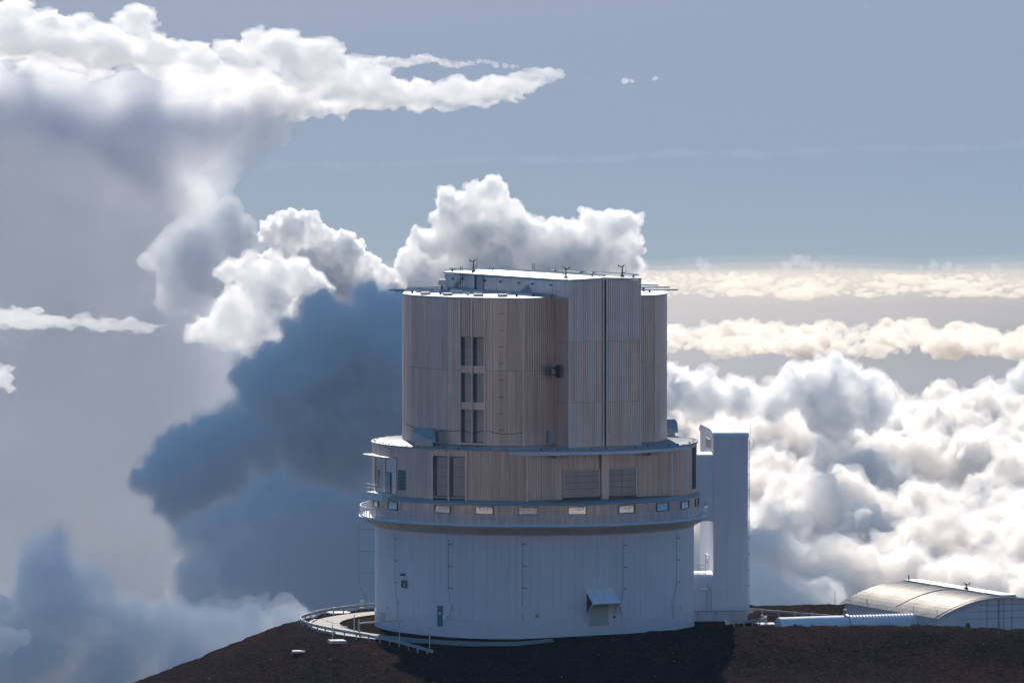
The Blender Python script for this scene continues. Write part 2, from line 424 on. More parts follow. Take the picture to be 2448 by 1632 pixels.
# --- white base drum
base = MB().lathe([(0, -2), (19.9, -2), (19.9, 11.7), (0, 11.7)]).build('base_drum', 'drum core', dome)
MB().lathe([(19.8, -2), (20.06, -2), (20.06, .95), (20.02, 1.0), (19.8, 1.0)], n=160).build('plinth', 'white plinth paint', base, smooth=True)
clad_arc(base, 19.97, -104, 104, .92, 1.02, 11.72, [M['white wall paint']], 0, gap=.010)
MB().lathe([(19.97, 1.0), (19.97, 11.7)], 104, 256, 60).build('back_wall', 'white wall paint', base)
# --- walkway all round it
soff = MB().lathe([(20.0, 11.45), (20.03, 11.6), (21.6, 12.62), (21.6, 12.7)], n=160).build('gallery_soffit', 'soffit sheet', dome, smooth=True)
br = MB(); br.add([(-.04, 0, 0), (.04, 0, 0), (.04, -1.45, .95), (-.04, -1.45, .95), (-.04, -1.45, 1.1), (.04, -1.45, 1.1)], [(0, 1, 2, 3), (3, 2, 5, 4), (0, 3, 4), (1, 5, 2), (0, 4, 5, 1)])
brm = br.mesh('bracket', 'soffit sheet')
for i in range(26):
    th = -100 + i * 8; x, y = cyl(20.06, th); put('bracket', brm, (x, y, 11.45), math.radians(th), soff)
deckp = MB().lathe([(20.5, 12.66), (21.9, 12.62), (21.95, 12.66), (21.95, 12.86), (21.9, 12.93), (20.5, 12.93)], n=180).build('gallery_deck', 'white steel', dome, smooth=True)
MB().lathe([(21.97, 12.7), (22.02, 12.7), (22.02, 12.78), (21.97, 12.78)], n=180).build('edge_strip', 'galvanised steel', deckp)
rail = MB().lathe([(21.83, 14.0), (21.91, 14.0), (21.91, 14.08), (21.83, 14.08), (21.83, 14.0)], n=180).build('top_rail', 'white steel', dome)
for z in (13.74, 13.47, 13.2): MB().lathe([(21.845, z), (21.895, z), (21.895, z + .055), (21.845, z + .055), (21.845, z)], n=180).build('mid_rail', 'white steel', rail)
pm = MB().box((0, 0, .56), (.085, .085, 1.12)).mesh('post', 'white steel')
for i in range(118):
    th = -180 + i * 360 / 118; x, y = cyl(21.87, th); put('post', pm, (x, y, 12.93), math.radians(th), rail)
# --- window band above the walkway
band = MB().lathe([(0, 12.7), (20.5, 12.7), (20.5, 15.3), (0, 15.3)], n=160).build('window_band', 'aged cladding core', dome)
clad_arc(band, 20.55, -104, 104, 1.0, 12.95, 15.28, ALU[:2] + ALU[3:4], 5)
def window(th, w, z0, z1, R=20.55, pane='blind glass'):
    x, y = cyl(R, th); a = math.radians(th); ca, sa = math.cos(a), math.sin(a)
    fr = MB(); h = z1 - z0
    def bx(cx, cz, sx, sz, d0, d1):
        dm = (d0 + d1) / 2; c = (x + cx * ca + dm * sa, y + cx * sa - dm * ca, cz); return fr.box(c, (sx, d1 - d0, sz), a)
    bx(0, z1 - .04, w, .08, .0, .16); bx(0, z0 + .04, w, .08, .0, .16); bx(-w / 2 + .04, (z0 + z1) / 2, .08, h - .16, .0, .16); bx(w / 2 - .04, (z0 + z1) / 2, .08, h - .16, .0, .16)
    f = fr.build('window', 'window frame', dome)
    g = MB(); vs = []                     # the glass leans back a little
    for o in (.02, .05):
        for u, z, k in ((-1, z0 + .08, .06), (1, z0 + .08, .06), (1, z1 - .08, 0), (-1, z1 - .08, 0)):
            q = u * (w / 2 - .08); vs.append((x + q * ca + (o + k) * sa, y + q * sa - (o + k) * ca, z))
    g.add(vs, [(0, 1, 2, 3), (7, 6, 5, 4), (0, 4, 5, 1), (1, 5, 6, 2), (2, 6, 7, 3), (3, 7, 4, 0)]); g.build('pane', pane, f)
for th in (-73.8, -58.6, -33.5, -17.6, -2.3, 14.6, 33.2, 49.9, 64.8, 79): window(th, 2.35, 14.12, 15.12)
# --- sloping flashing between band and rotating drum
MB().lathe([(20.2, 15.85), (20.45, 15.72), (20.78, 15.38), (20.78, 15.3), (20.4, 15.3)], n=160).build('flashing', 'ledge sheet', dome, smooth=True)
# --- rotating lower drum with its flat front
R2, C2 = 20.25, 16.9; A2 = math.sqrt(R2 * R2 - C2 * C2)
def chord_plan(R, C, n=120, notches=()):
    n = 720 if notches else n
    A = math.sqrt(R * R - C * C); t = math.degrees(math.asin(A / R)); pts = []
    for i in range(n + 1):
        th = math.radians(t + (360 - 2 * t) * i / n); w_ = (math.degrees(th) + 30 + 180) % 360 - 180        # the same angle seen from outside
        r = R - sum(dp for a0, a1, dp in notches if a0 < w_ < a1)
        pts.append(E(r * math.sin(th), -r * math.cos(th)))
    return pts
mid = MB().prism(chord_plan(R2 - .1, C2 - .1, notches=((-38.2, -24.6, .35), (-78.8, -57.4, .75))), 15.3, 21.9).build('lower_rotating_drum', 'aged cladding core', dome)
cl, cr_ = E(-A2, -C2), E(A2, -C2)
TL = math.degrees(math.atan2(cl[0], -cl[1])); TR = math.degrees(math.atan2(cr_[0], -cr_[1]))
Z0, Z1 = 15.8, 21.95
clad_arc(mid, R2, -104, -79, 1.0, Z0, Z1, ALU, 6)
clad_arc(mid, R2, -57.2, -38.6, 1.0, Z0, Z1, ALU[:4], 6)
clad_arc(mid, R2, -79, -57.2, 1.0, 20.6, Z1, ALU[:4], 6)
clad_arc(mid, R2, -38.6, -24.2, 1.0, 21.15, Z1, ALU[:3], 6)
clad_arc(mid, R2, -24.2, TL, 1.0, Z0, Z1, ALU[:2] + ALU[3:], 6)
clad_arc(mid, R2, TR, 104, 1.0, Z0, Z1, [ALU[0], ALU[2], ALU[3]], 6)
F = lambda a, off=0: E(a, -C2 - off)
clad_line(mid, F(-A2), F(-5.85), 1.0, Z0, Z1, ALU[:2] + ALU[4:], 6)
clad_line(mid, F(-5.85), F(-.55), 1.05, 19.55, Z1, ALU[:3], 6)
clad_line(mid, F(.55), F(4.75), 1.05, 19.55, Z1, ALU[:3], 6)
clad_line(mid, F(4.75), F(A2), 1.0, Z0, Z1, ALU[:2] + ALU[4:], 6)
def strip(name, p, q, z0, z1, th, out, m, parent):
    """upright flat bar standing on the line p-q (plan), thickness th, centre pushed out from the wall by out"""
    d = Vector((q[0] - p[0], q[1] - p[1])); ang = math.atan2(d.y, d.x); n = Vector((math.sin(ang), -math.cos(ang)))
    c = ((p[0] + q[0]) / 2 + n.x * out, (p[1] + q[1]) / 2 + n.y * out, (z0 + z1) / 2)
    return MB().box(c, (d.length, th, z1 - z0), ang).build(name, m, parent)
# big front shutters: panels stacked one over another inside a frame
def shutter(name, a0, a1, z0, z1, rows, C=C2, cols=1):
    f = strip(name, E(a0, -C), E(a1, -C), z0, z1, .12, -.02, 'dark joint', mid)
    hh = (z1 - z0) / rows; ww = (a1 - a0) / cols
    for r in range(rows):
        for c in range(cols):
            strip('panel', E(a0 + c * ww + .03, -C), E(a0 + (c + 1) * ww - .03, -C), z0 + r * hh + .02, z0 + (r + 1) * hh - .02, .06, .06, 'shutter sheet', f)
    strip('sill', E(a0 - .05, -C), E(a1 + .05, -C), z0 - .22, z0 - .02, .3, .12, 'galvanised steel', f)
    for q in (a0, a1): strip('jamb', E(q - .09, -C), E(q + .09, -C), z0 - .2, z1 + .12, .24, .1, ALU[2], f)
    strip('head', E(a0, -C), E(a1, -C), z1, z1 + .12, .26, .1, ALU[2], f)
shutter('shutter', -5.75, -.65, 16.3, 19.4, 4); shutter('shutter', .6, 4.65, 16.3, 19.4, 4, cols=2)
strip('pilaster', E(-.5, -C2), E(.5, -C2), 15.7, 21.9, .55, .2, ALU[2], mid)
strip('pilaster', E(-A2 - .05, -C2), E(-A2 + .35, -C2), 15.5, 21.9, .3, .1, ALU[0], mid)
for a in (-9.5, -7.6): strip('pilaster', E(a - .05, -C2), E(a + .05, -C2), 15.8, 21.9, .16, .08, ALU[2], mid)
# paired tall shutters on the round side, four panels each
for t0, t1 in ((-37.9, -31.7), (-31.0, -24.8)):
    p, q = cyl(R2 - .22, t0), cyl(R2 - .22, t1)
    f = strip('tall_shutter', p, q, 16.1, 21.1, .1, 0, 'aged cladding core', mid)
    for r in range(4): strip('panel', (p[0] + (q[0] - p[0]) * .17, p[1] + (q[1] - p[1]) * .17), q, 16.25 + r * 1.2, 16.25 + r * 1.2 + 1.16, .06, .08, 'shutter sheet', f)
    strip('sill', cyl(R2, t0), cyl(R2, t1), 15.95, 16.12, .5, -.02, 'galvanised steel', f)
for th in (-38.3, -31.35, -24.5): x, y = cyl(R2, th); MB().box((x, y, 18.5), (.24, .5, 6.0), math.radians(th)).build('post', ALU[2], mid)
# louvred opening
lv = MB(); x, y = cyl(R2 + .06, -54.2); a = math.radians(-54.2)
lv.box((x, y, 17.85), (1.75, .08, 2.6), a); lo = lv.build('louvre', 'galvanised steel', mid)
for i in range(14):
    x2, y2 = cyl(R2 + .13, -54.2); MB().box((x2, y2, 16.72 + i * .172), (1.5, .08, .10), a).build('slat', 'dark steel', lo)
# side entrance with canopy, door, grille and balcony
x, y = cyl(R2 - .45, -68); a = math.radians(-68)
alc = MB().box((x, y, 18.2), (7.4, .1, 4.9), a).build('entrance_wall', ALU[0], mid)
def on_alc(u, out): p = cyl(R2 - .4 + out, -68); return (p[0] + u * math.cos(a), p[1] + u * math.sin(a))
for u in (-2.6, -1.7, -.8, 2.2, 3.0):
    p = on_alc(u, .05); MB().box((p[0], p[1], 18.2), (.8, .06, 4.8), a).build('panel', rnd.choice(ALU[:3]), alc)
p = on_alc(.75, .1); dr = MB().box((p[0], p[1], 17.35), (1.9, .08, 2.5), a).build('door', 'window frame', alc)
for u in (.3, 1.2): p = on_alc(u, .17); MB().box((p[0], p[1], 17.35), (.82, .05, 2.34), a).build('leaf', 'ledge sheet', dr)
p = on_alc(-2.55, .12); gr = MB().box((p[0], p[1], 17.6), (.7, .05, 2.3), a).build('grille', 'sign white', alc)
for i in range(9): MB().box((p[0] + .05 * math.sin(a), p[1] - .05 * math.cos(a), 16.6 + i * .25), (.6, .05, .12), a).build('slat', 'dark steel', gr)
p = on_alc(-.2, .6); cn = MB().box((p[0], p[1], 20.62), (8.0, 2.1, .1), a).build('canopy', 'roof sheet', alc)
p = on_alc(-.6, .7); bal = MB(); bal.box((p[0], p[1], 15.55), (5.6, 1.5, .9), a).build('balcony', 'white steel', mid)
bal2 = bpy.data.objects['balcony']
for u in (-3.3, -2.2, -1.1, 0.1, 1.2, 2.1):
    q = on_alc(u, 1.4); MB().box((q[0], q[1], 16.5), (.05, .05, 1.0), a).build('post', 'galvanised steel', bal2)
for z in (16.5, 17.0):
    q = on_alc(-.6, 1.4); MB().box((q[0], q[1], z), (5.5, .05, .05), a).build('rail', 'galvanised steel', bal2)
# dark slots on the far shoulder
for th in (76.5, 80.5): x, y = cyl(R2 + .05, th); MB().box((x, y, 18.9), (1.1, .1, 5.2), math.radians(th)).build('slot', 'dark joint', mid)
x, y = cyl(R2 + .08, 57); MB().tube([(x, y, 15.8), (x, y, 21.9)], .07).build('downpipe', 'white steel', mid)
# round roof of the lower drum, oversailing its flat front
led = MB().lathe([(0, 22.35), (16.2, 22.33), (20.45, 22.1), (20.5, 22.05), (20.5, 21.92), (20.2, 21.88), (0, 21.88)], n=180).build('drum_roof', 'ledge sheet', dome, smooth=True)
tr = []
for i in range(41):
    th = math.radians(-39 + 78 * i / 40); tr.append(E(20.62 * math.sin(th), -20.62 * math.cos(th)))
MB().prism(tr + [E(12.4, -15.0), E(-12.4, -15.0)], 21.45, 21.86).build('front_tray', 'white steel', dome)
for aa in (-6.9, 6.6):
    c = E(aa, -C2 - .75); MB().box((c[0], c[1], 21.2), (.9, .9, .5), PHI, 1.0).build('tray_bracket', 'soffit sheet', dome)
for i in range(34):
    th = -100 + i * 6; x, y = cyl(20.1, th); put('bolt', _sheets.setdefault('bolt', MB().box((0, 0, .06), (.22, .22, .14)).mesh('bolt', 'dark steel')), (x, y, 22.1), math.radians(th), led) if i % 3 != 1 else None
for i in range(60):
    th = -180 + i * 6; x0, y0 = cyl(16.4, th); x1, y1 = cyl(20.42, th); MB().tube([(x0, y0, 22.34), (x1, y1, 22.12)], .035, 4).build('seam', 'ledge sheet', led)
# --- tall upper drum
R3, C3 = 16.5, 13.5; A3 = math.sqrt(R3 * R3 - C3 * C3)
upp = MB().prism(chord_plan(R3 - .12, C3 - .12, notches=((-33.7, -22.0, .4),)), 22.2, 40.35).build('upper_drum', 'aged cladding core', dome)
ul, ur = E(-A3, -C3), E(A3, -C3)
UL = math.degrees(math.atan2(ul[0], -ul[1])); UR = math.degrees(math.atan2(ur[0], -ur[1]))
for z0, z1, ms in ((22.35, 31.6, ALU), (31.62, 40.4, ALU)):
    clad_arc(upp, R3, -106, -33.9, .98, z0, z1, ms, 6)
    clad_arc(upp, R3, -21.8, UL, .98, z0, z1, ms, 6)
    clad_arc(upp, R3, UR, 106, .98, z0, z1, [ALU[0], ALU[2]], 6)
    clad_line(upp, ul, E(-7.3, -C3), .74, z0, z1, [ALU[4], ALU[1]], 5)
    clad_line(upp, E(-7.3, -C3), E(-6.2, -C3), .55, z0, z1, [ALU[2], ALU[3]], 4)
    clad_line(upp, E(-6.2, -C3), E(-5.0, -C3), .6, z0, z1, [ALU[4]], 4)
    clad_line(upp, E(5.0, -C3), ur, .9, z0, z1, [ALU[1], ALU[3], ALU[4]], 6)
clad_arc(upp, R3, -33.9, -28.1, .83, 35.7, 40.4, [ALU[4], ALU[1]], 5); clad_arc(upp, R3, -27.6, -21.8, .83, 35.7, 40.4, [ALU[4], ALU[1]], 5)
for t0, t1 in ((-33.7, -28.1), (-27.6, -22.0)):
    p, q = cyl(R3 - .42, t0), cyl(R3 - .42, t1)
    f = strip('tall_window', p, q, 22.4, 35.7, .1, 0, 'aged cladding core', upp)
    for z0, z1 in ((22.7, 26.7), (27.6, 31.2), (32.1, 35.6)):
        for r in range(3):
            hh = (z1 - z0) / 3; strip('panel', (p[0] + (q[0] - p[0]) * .24, p[1] + (q[1] - p[1]) * .24), q, z0 + r * hh + .015, z0 + (r + 1) * hh - .015, .05, .07, 'shutter sheet', f)
    for z in (26.75, 31.25): strip('spandrel', cyl(R3 - .1, t0), cyl(R3 - .1, t1), z, z + .75, .3, -.1, ALU[1], f); strip('sill', cyl(R3, t0), cyl(R3, t1), z + .75, z + .87, .5, -.1, ALU[2], f)
    strip('sill', cyl(R3, t0), cyl(R3, t1), 22.4, 22.6, .5, -.1, ALU[2], f)
for th in (-33.8, -27.85, -21.9): x, y = cyl(R3 + .02, th); MB().box((x, y, 31.4), (.2, .34, 18.0), math.radians(th)).build('mullion', ALU[0], upp)
strip('corner_trim', E(-A3 - .1, -C3), E(-A3 + .1, -C3), 22.3, 40.4, .25, 0, ALU[2], upp); strip('corner_trim', E(A3 - .1, -C3), E(A3 + .1, -C3), 22.3, 40.4, .25, 0, ALU[2], upp)
roof = MB().prism(chord_plan(R3 + .12, C3 + .12), 40.4, 40.62).build('upper_roof', 'roof sheet', dome)
# rungs up the shoulder and cables across it
for th in (84, -14.5):
    for i in range(8):
        x, y = cyl(R3 + .2, th); MB().box((x, y, 24.3 + i * 2.05), (.6, .08, .06), math.radians(th)).build('rung', 'dark steel', upp)
for (ta, tb, za, zb) in ((-75, -34, 24.4, 24.1), (-21, UL, 24.2, 24.0), (-33, -22, 24.2, 24.2)):
    MB().tube([(*cyl(R3 + .1, ta + (tb - ta) * k / 10), za + (zb - za) * k / 10 - .3 * math.sin(math.pi * k / 10)) for k in range(11)], .035, 5).build('cable', 'cable black', upp)
# --- the shutter housing that runs through the drum and stands proud of its front and roof
AF, BF, BB, ZF, ZT = 5.15, -17.2, 13.8, 21.5, 42.75
fin = MB().prism([E(-AF + .1, BF + .1), E(AF - .1, BF + .1), E(AF - .1, BB), E(-AF + .1, BB)], ZF, ZT - .15).build('shutter_housing', 'aged cladding core', dome)
for z0, z1, ms in ((21.55, 27.7, [ALU[2], BRI[1], ALU[0]]), (27.72, 35.2, [ALU[2], BRI[1], BRI[0]]), (35.22, 42.7, BRI)):  # rows turn paler upwards, reflected light put into the panel colour
    clad_line(fin, E(-AF, BF), E(-.36, BF), 1.0, z0, z1, ms, 6); clad_line(fin, E(.36, BF), E(AF, BF), 1.0, z0, z1, ms, 6)
    clad_line(fin, E(-AF, -C3), E(-AF, BF), .95, z0, z1, [ALU[0], ALU[3]], 0)
for z in (23.6, 25.6, 29.6, 31.5, 33.4, 37.1, 39.0, 40.9):
    strip('seam', E(-AF, BF), E(-.36, BF), z, z + .04, .03, .06, ALU[0], fin); strip('seam', E(.36, BF), E(AF, BF), z, z + .04, .03, .06, ALU[0], fin)
strip('door_edge', E(-.36, BF), E(-.14, BF), 21.5, 42.8, .3, .05, ALU[3], fin); strip('door_edge', E(.14, BF), E(.36, BF), 21.5, 42.8, .3, .05, BRI[2], fin)
strip('slit', E(-.14, BF), E(.14, BF), 21.5, 42.8, .1, -.05, 'dark joint', fin)
strip('corner_trim', E(-AF - .06, BF), E(-AF + .14, BF), 21.5, 42.75, .2, 0, BRI[2], fin); strip('corner_trim', E(AF - .14, BF), E(AF + .06, BF), 21.5, 42.75, .2, 0, BRI[2], fin)
clad_line(fin, E(-AF, BB), E(-AF, -C3), 1.25, 40.62, 42.65, [ALU[2], ALU[3], ALU[0]], 0)
fr = [E(-AF - .12, BF - .12), E(0, BF - .12), E(AF + .12, BF - .12), E(AF + .12, BB + .1), E(0, BB + .1), E(-AF - .12, BB + .1)]
froof = MB().prism(fr, [42.72] * 6, [42.9, 43.08, 42.9, 42.9, 43.08, 42.9]).build('housing_roof', 'roof sheet', dome)
for (a0, b0, a1, b1) in ((AF - .3, BF, AF - .3, -5), (AF - .3, -4, AF - .3, 4), (-AF + .6, 7, -AF + .6, 13.5), (1, 8, 1, 13.6), (.05, BF, .05, BB)):
    c0, c1 = E(a0, b0), E(a1, b1); MB().tube([(*c0, 43.3), (*c1, 43.3)], .12, 4).build('roof_bar', 'galvanised steel', froof)
    for k in (.1, .9): MB().box((c0[0] + (c1[0] - c0[0]) * k, c0[1] + (c1[1] - c0[1]) * k, 43.05), (.2, .2, .4)).build('foot', 'dark steel', froof)
# flashing where the housing meets the drum roof, lamps under its eave
gut = strip('gutter', E(-AF - .25, BB), E(-AF - .25, -C3), 40.6, 40.95, .5, .1, 'ledge sheet', fin)
for b in (-13, -8.5, -5, -.5, 3.5, 9, 11.5): c = E(-AF - .1, b); MB().box((c[0], c[1], 42.1), (.22, .22, .2), PHI).build('lamp', 'dark steel', fin)
c = E(-AF - .14, 4.6); MB().box((c[0], c[1], 41.7), (.1, 1.6, 1.9), PHI).build('hatch', 'ledge sheet', fin)
c = E(-AF - .2, 5.6); MB().box((c[0], c[1], 41.65), (.15, .25, 2.1), PHI).build('hatch_post', 'dark steel', fin)
c0, c1 = E(-AF - .25, 9.0), E(-AF - .25, 11.4); MB().tube([(*c0, 42.6), (*c1, 40.7)], .17, 4).build('brace', 'galvanised steel', fin)
c = E(-AF - .4, -7.2); MB().add([(c[0] - 1.0, c[1], 40.65), (c[0] + 1.0, c[1] - .6, 40.65), (c[0] + .2, c[1] + .9, 40.65), (c[0] + .2, c[1], 42.0)], [(0, 1, 3), (1, 2, 3), (2, 0, 3), (0, 2, 1)]).build('wedge_vent', 'ledge sheet', fin)
# lantern shaped window box on the housing flank
c = E(-AF - .55, -14.6); lb = MB()
z = 31.5; lb.prism([(c[0] - .5, c[1] - .2), (c[0] + .4, c[1] - .4), (c[0] + .65, c[1] + .4), (c[0] - .35, c[1] + .4)], [z - .3, z - .8, z - .8, z - .3], [z + .35, z + .85, z + .85, z + .35])
lb.build('window_box', 'dark steel', fin); MB().box((c[0] - .12, c[1] - .36, z), (.45, .08, .6), -.2).build('window_pane', 'blind glass', fin)
c = E(-AF - .5, -C3 - .3); MB().box((c[0], c[1], 23.4), (1.0, .4, 1.6), PHI).build('junction_box', 'galvanised steel', fin)
# bars lying on the drum roof, some running out over the edge
for (x0, y0, x1, y1, h) in ((-18.2, -1.5, -11.5, 2.0, .35), (-17.4, -3, -9, -1.2, .3), (-16.0, 2.2, -9.5, 5.5, .45), (-13.5, -6.8, -6.5, -3.8, .25), (-8.6, -10.8, -2.6, -8, .25), (-3.2, -14.6, .6, -11.6, .3), (-11.5, -9.8, -7.5, -8.6, .22), (-14.8, -5, -9.0, -5.2, .25)):
    b = MB().tube([(x0, y0, 40.65 + h), (x1, y1, 40.65 + h)], .095, 4).build('roof_bar', 'galvanised steel', roof)
    for k in (.25, .8): MB().box((x0 + (x1 - x0) * k, y0 + (y1 - y0) * k, 40.62 + h / 2), (.28, .28, h)).build('foot', 'dark steel', b)
for (x0, y0, x1, y1, h) in ((11.5, 6, 15.6, 5, .7), (11.5, 3, 17.0, 3.4, .5), (12.0, 0, 18.0, .6, .3)):
    b = MB().tube([(x0, y0, 40.65 + h), (x1, y1, 40.65 + h)], .095, 4).build('roof_bar', 'galvanised steel', roof)
    MB().box((x0 + (x1 - x0) * .4, y0, 40.62 + h / 2), (.28, .28, h)).build('foot', 'dark steel', b)
for (x, y) in ((-13.6, -7.6), (-10.8, -10.2), (-7.0, -12.6), (-4.0, -13.8)): MB().box((x, y, 40.8), (1.1, .8, .34), .3).build('roof_clamp', 'galvanised steel', roof)
MB().box((-11.6, .5, 41.9), (.9, .7, .7)).build('camera_box', 'galvanised steel', roof); MB().tube([(-11.6, .5, 40.6), (-11.6, .5, 41.6)], .12).build('camera_stand', 'dark steel', roof)
# ventilator housings on the lower roof
def ventilator(x, y, rz, w=3.0):
    v = MB(); v.box((x, y, 22.35), (w * .75, 1.4, .55), rz); vb = v.build('ventilator', 'galvanised steel', dome)
    ca, sa = math.cos(rz), math.sin(rz); pr = [(-w / 2, 22.62), (w / 2, 22.62), (w * .46, 23.95), (w * .36, 24.35), (-w * .36, 24.35), (-w * .46, 23.95)]
    hd = MB(); vs = []
    for s in (-.85, .85):
        for u, z in pr: k = 1.0 if z < 23.9 else (.8 if z < 24.1 else .5); vs.append((x + u * ca - s * k * sa, y + u * sa + s * k * ca, z))
    n = len(pr); hd.add(vs, [tuple(range(n)), tuple(range(2 * n - 1, n - 1, -1))] + [(i, (i + 1) % n, n + (i + 1) % n, n + i) for i in range(n)])
    hd.build('ventilator_hood', 'ledge sheet', vb)
ventilator(-13.6, -12.2, math.radians(-12), 3.1); ventilator(16.6, 8.4, math.radians(10), 2.9)
# --- fittings on the white base
def on_base(px, py, R=20.06):
    """a point on the round base where the photograph shows it"""
    x = (px - 1278) / 19.1 * .982
    for _ in range(3): Y = -math.sqrt(max(R * R - x * x, .01)); x = CAM.x + (px - 1224) / S * (Y + 1000)
    return x, Y, P(px, py, Y).z, math.atan2(x, -Y)
def base_box(name, px, py0, py1, w, depth, m, parent=None, off=0.0):
    x, y, z1, th = on_base(px, py0); z0 = on_base(px, py1)[2]; o = depth / 2 + off
    return MB().box((x + math.sin(th) * o, y - math.cos(th) * o, (z0 + z1) / 2), (w, depth, z1 - z0), th).build(name, m, parent or dome)
d = base_box('service_door', 1052, 1447, 1496, .78, .1, 'teal door paint'); base_box('notice', 1052, 1462, 1468, .28, .02, 'sign white', d, .1)
lv = base_box('wall_louvre', 966, 1387, 1404, 1.15, .08, 'dark steel')
for k in range(4): base_box('slat', 968, 1391 + k * 3, 1392.4 + k * 3, .75, .06, 'galvanised steel', lv, .06)
base_box('wall_lamp', 966, 1370, 1375, .35, .5, 'dark steel')
base_box('alarm_panel', 925.5, 1448, 1455, .35, .12, 'sign white'); n_ = base_box('warning_notice', 1284.5, 1466, 1476, .65, .04, 'sign white')
for k in range(3): base_box('text_line', 1284.5, 1468 + k * 2.4, 1469.2 + k * 2.4, .42, .01, 'dark steel', n_, .04)
base_box('water_tap', 1066, 1471, 1479, .5, .45, 'white steel'); base_box('outlet_cover', 918, 1463, 1484, .8, .5, 'soffit sheet')
base_box('wall_light', 1467, 1471, 1476, .25, .3, 'dark steel'); base_box('alarm_panel', 1627, 1446, 1454, .35, .12, 'sign white')
for bx_, t0, t1, top, lean in ((949, 1434, 1448, 1275, -6), (1076, 1446, 1459, 1288, -4), (1249, 1450, 1463, 1288, 0), (1486, 1446, 1459, 1290, 4), (1610, 1435, 1448, 1273, 8)):
    b = base_box('meter_box', bx_, t0, t1, .55, .35, 'white steel')
    pts = []
    for (px, py) in ((bx_, 1478), (bx_, t1), (bx_, t0), (bx_ + lean, t0 - 35), (bx_ + lean, top)):
        x, y, z, th = on_base(px, py, 20.12); pts.append((x, y, z))
    MB().tube(pts, .018, 5).build('conduit', 'cable black', b)
    for k in range(3): base_box('standoff', bx_ + lean + 5, top + 12 + k * 52, top + 13.2 + k * 52, .5, .12, 'cable black', b)
x, y, z, th = on_base(893, 1300); MB().tube([(-22.05, -.5, 11.6), (-22.05, -.5, 5.2), (-21.9, -.5, 3.8), (-20.2, -.5, .6)], .014, 5).build('guy_cable', 'cable black', dome)
for z in (11.0, 8.2, 5.5): MB().tube([(-22.05, -.5, z), (-19.9, -.5, z)], .012, 5).build('standoff', 'cable black', dome)
# goods door under its slanted canopy
gd = base_box('goods_door', 1434, 1441, 1493, 2.5, .08, 'pale green door paint')
x, y, zt, th = on_base(1434, 1412); ca, sa = math.cos(th), math.sin(th)
def G(u, o, z): return (x + u * ca + o * sa, y + u * sa - o * ca, z)
zb = on_base(1434, 1436)[2]; zl = on_base(1434, 1470)[2]
MB().box(G(0, .06, (zl + zt) / 2 - .2), (3.6, .1, zt - zl + 1.2), th).build('door_surround', 'white wall paint', gd)
base_box('door_leaf', 1432, 1443, 1465, 2.4, .06, 'pale green door paint', gd, .14); base_box('door_leaf', 1432, 1466, 1493, 2.4, .06, 'pale green door paint', gd, .14)
cp = MB(); cp.add([G(-1.85, .1, zt), G(1.75, .1, zt), G(1.95, 1.9, zb), G(-1.75, 1.9, zb), G(-1.85, .1, zt - .12), G(1.75, .1, zt - .12), G(1.95, 1.9, zb - .12), G(-1.75, 1.9, zb - .12)], [(0, 1, 2, 3), (7, 6, 5, 4), (0, 4, 5, 1), (1, 5, 6, 2), (2, 6, 7, 3), (3, 7, 4, 0)])
can = cp.build('canopy', 'white wall paint', gd)
for u in (-1.8, -.9, 0, .9, 1.8):
    MB().tube([G(u, .1, zt + .04), G(u + .1, 1.9, zb + .04)], .05, 4).build('rib', 'white steel', can)
MB().tube([G(-1.8, 1.92, zb - .16), G(2.0, 1.92, zb - .16)], .17, 4).build('fascia', 'white steel', can)
for u in (-1.8, 1.85): 
    MB().tube([G(u, 1.85, zb - .2), G(u, .15, zl)], .1, 4).build('brace', 'white steel', can)
    MB().add([G(u, .12, zt - .1), G(u, 1.8, zb - .15), G(u, .12, zl + .1)], [(0, 1, 2)]).build('cheek', 'rusty panel' if u < 0 else 'white wall paint', can)
# ------------------------------------------------------------------ service tower joined to the drum by two bridges
BET = math.radians(5.0); tw = P(1705, 1455, 5.0); TWX, TWY = tw.x, tw.y
tower = empty('service_tower', (TWX, TWY, 0), 'tall narrow white stair tower with rounded roof joined to the dome', 'tower')
tu = Vector((math.cos(BET), math.sin(BET))); tv = Vector((-math.sin(BET), math.cos(BET)))
def T(u, v, z): return (TWX + tu.x * u + tv.x * v, TWY + tu.y * u + tv.y * v, z)
TW, TD = 4.4, 15.5; ZR = P(1746, 1043, 5).z
def arch(n, d0, d1, z0, rise):
    c, h, q = (d0 + d1) / 2, (d1 - d0) / 2, 1.0 if d1 - d0 < 8 else 3.2      # a broad vault is flat on top and rounds off at its edges
    return [(c - h * math.copysign(abs(math.cos(math.pi * i / n)) ** (1 / q), math.cos(math.pi * i / n)), z0 + rise * math.sin(math.pi * i / n)) for i in range(n + 1)]
core = MB(); pr = [(0, -2)] + arch(14, 0, TD, ZR - .1, .85) + [(TD, -2)]; n = len(pr)
core.add([T(.05, v, z) for v, z in pr] + [T(TW - .05, v, z) for v, z in pr], [tuple(range(n)), tuple(range(2 * n - 1, n - 1, -1))] + [(i, (i + 1) % n, n + (i + 1) % n, n + i) for i in range(n)])
tc_ = core.build('tower_shaft', 'white wall paint', tower)
zj = P(1746, 1237, 5).z
me_a = sheet(TW / 5 - .012, ZR - zj - .04, 0); me_b = sheet(TW / 5 - .012, zj - 1.0 - .02, 0)
for i in range(5):
    for me2, z in ((me_b, 1.0), (me_a, zj + .02)): put('panel', me2, T((i + .5) * TW / 5, 0, z), BET, tc_, M['white wall paint'])
MB().box(T(TW / 2, .0, .4), (TW + .1, .3, 1.15), BET).build('plinth', 'white plinth paint', tower)
rf = MB(); ar = arch(14, -.12, TD + .1, ZR - .06, .9)
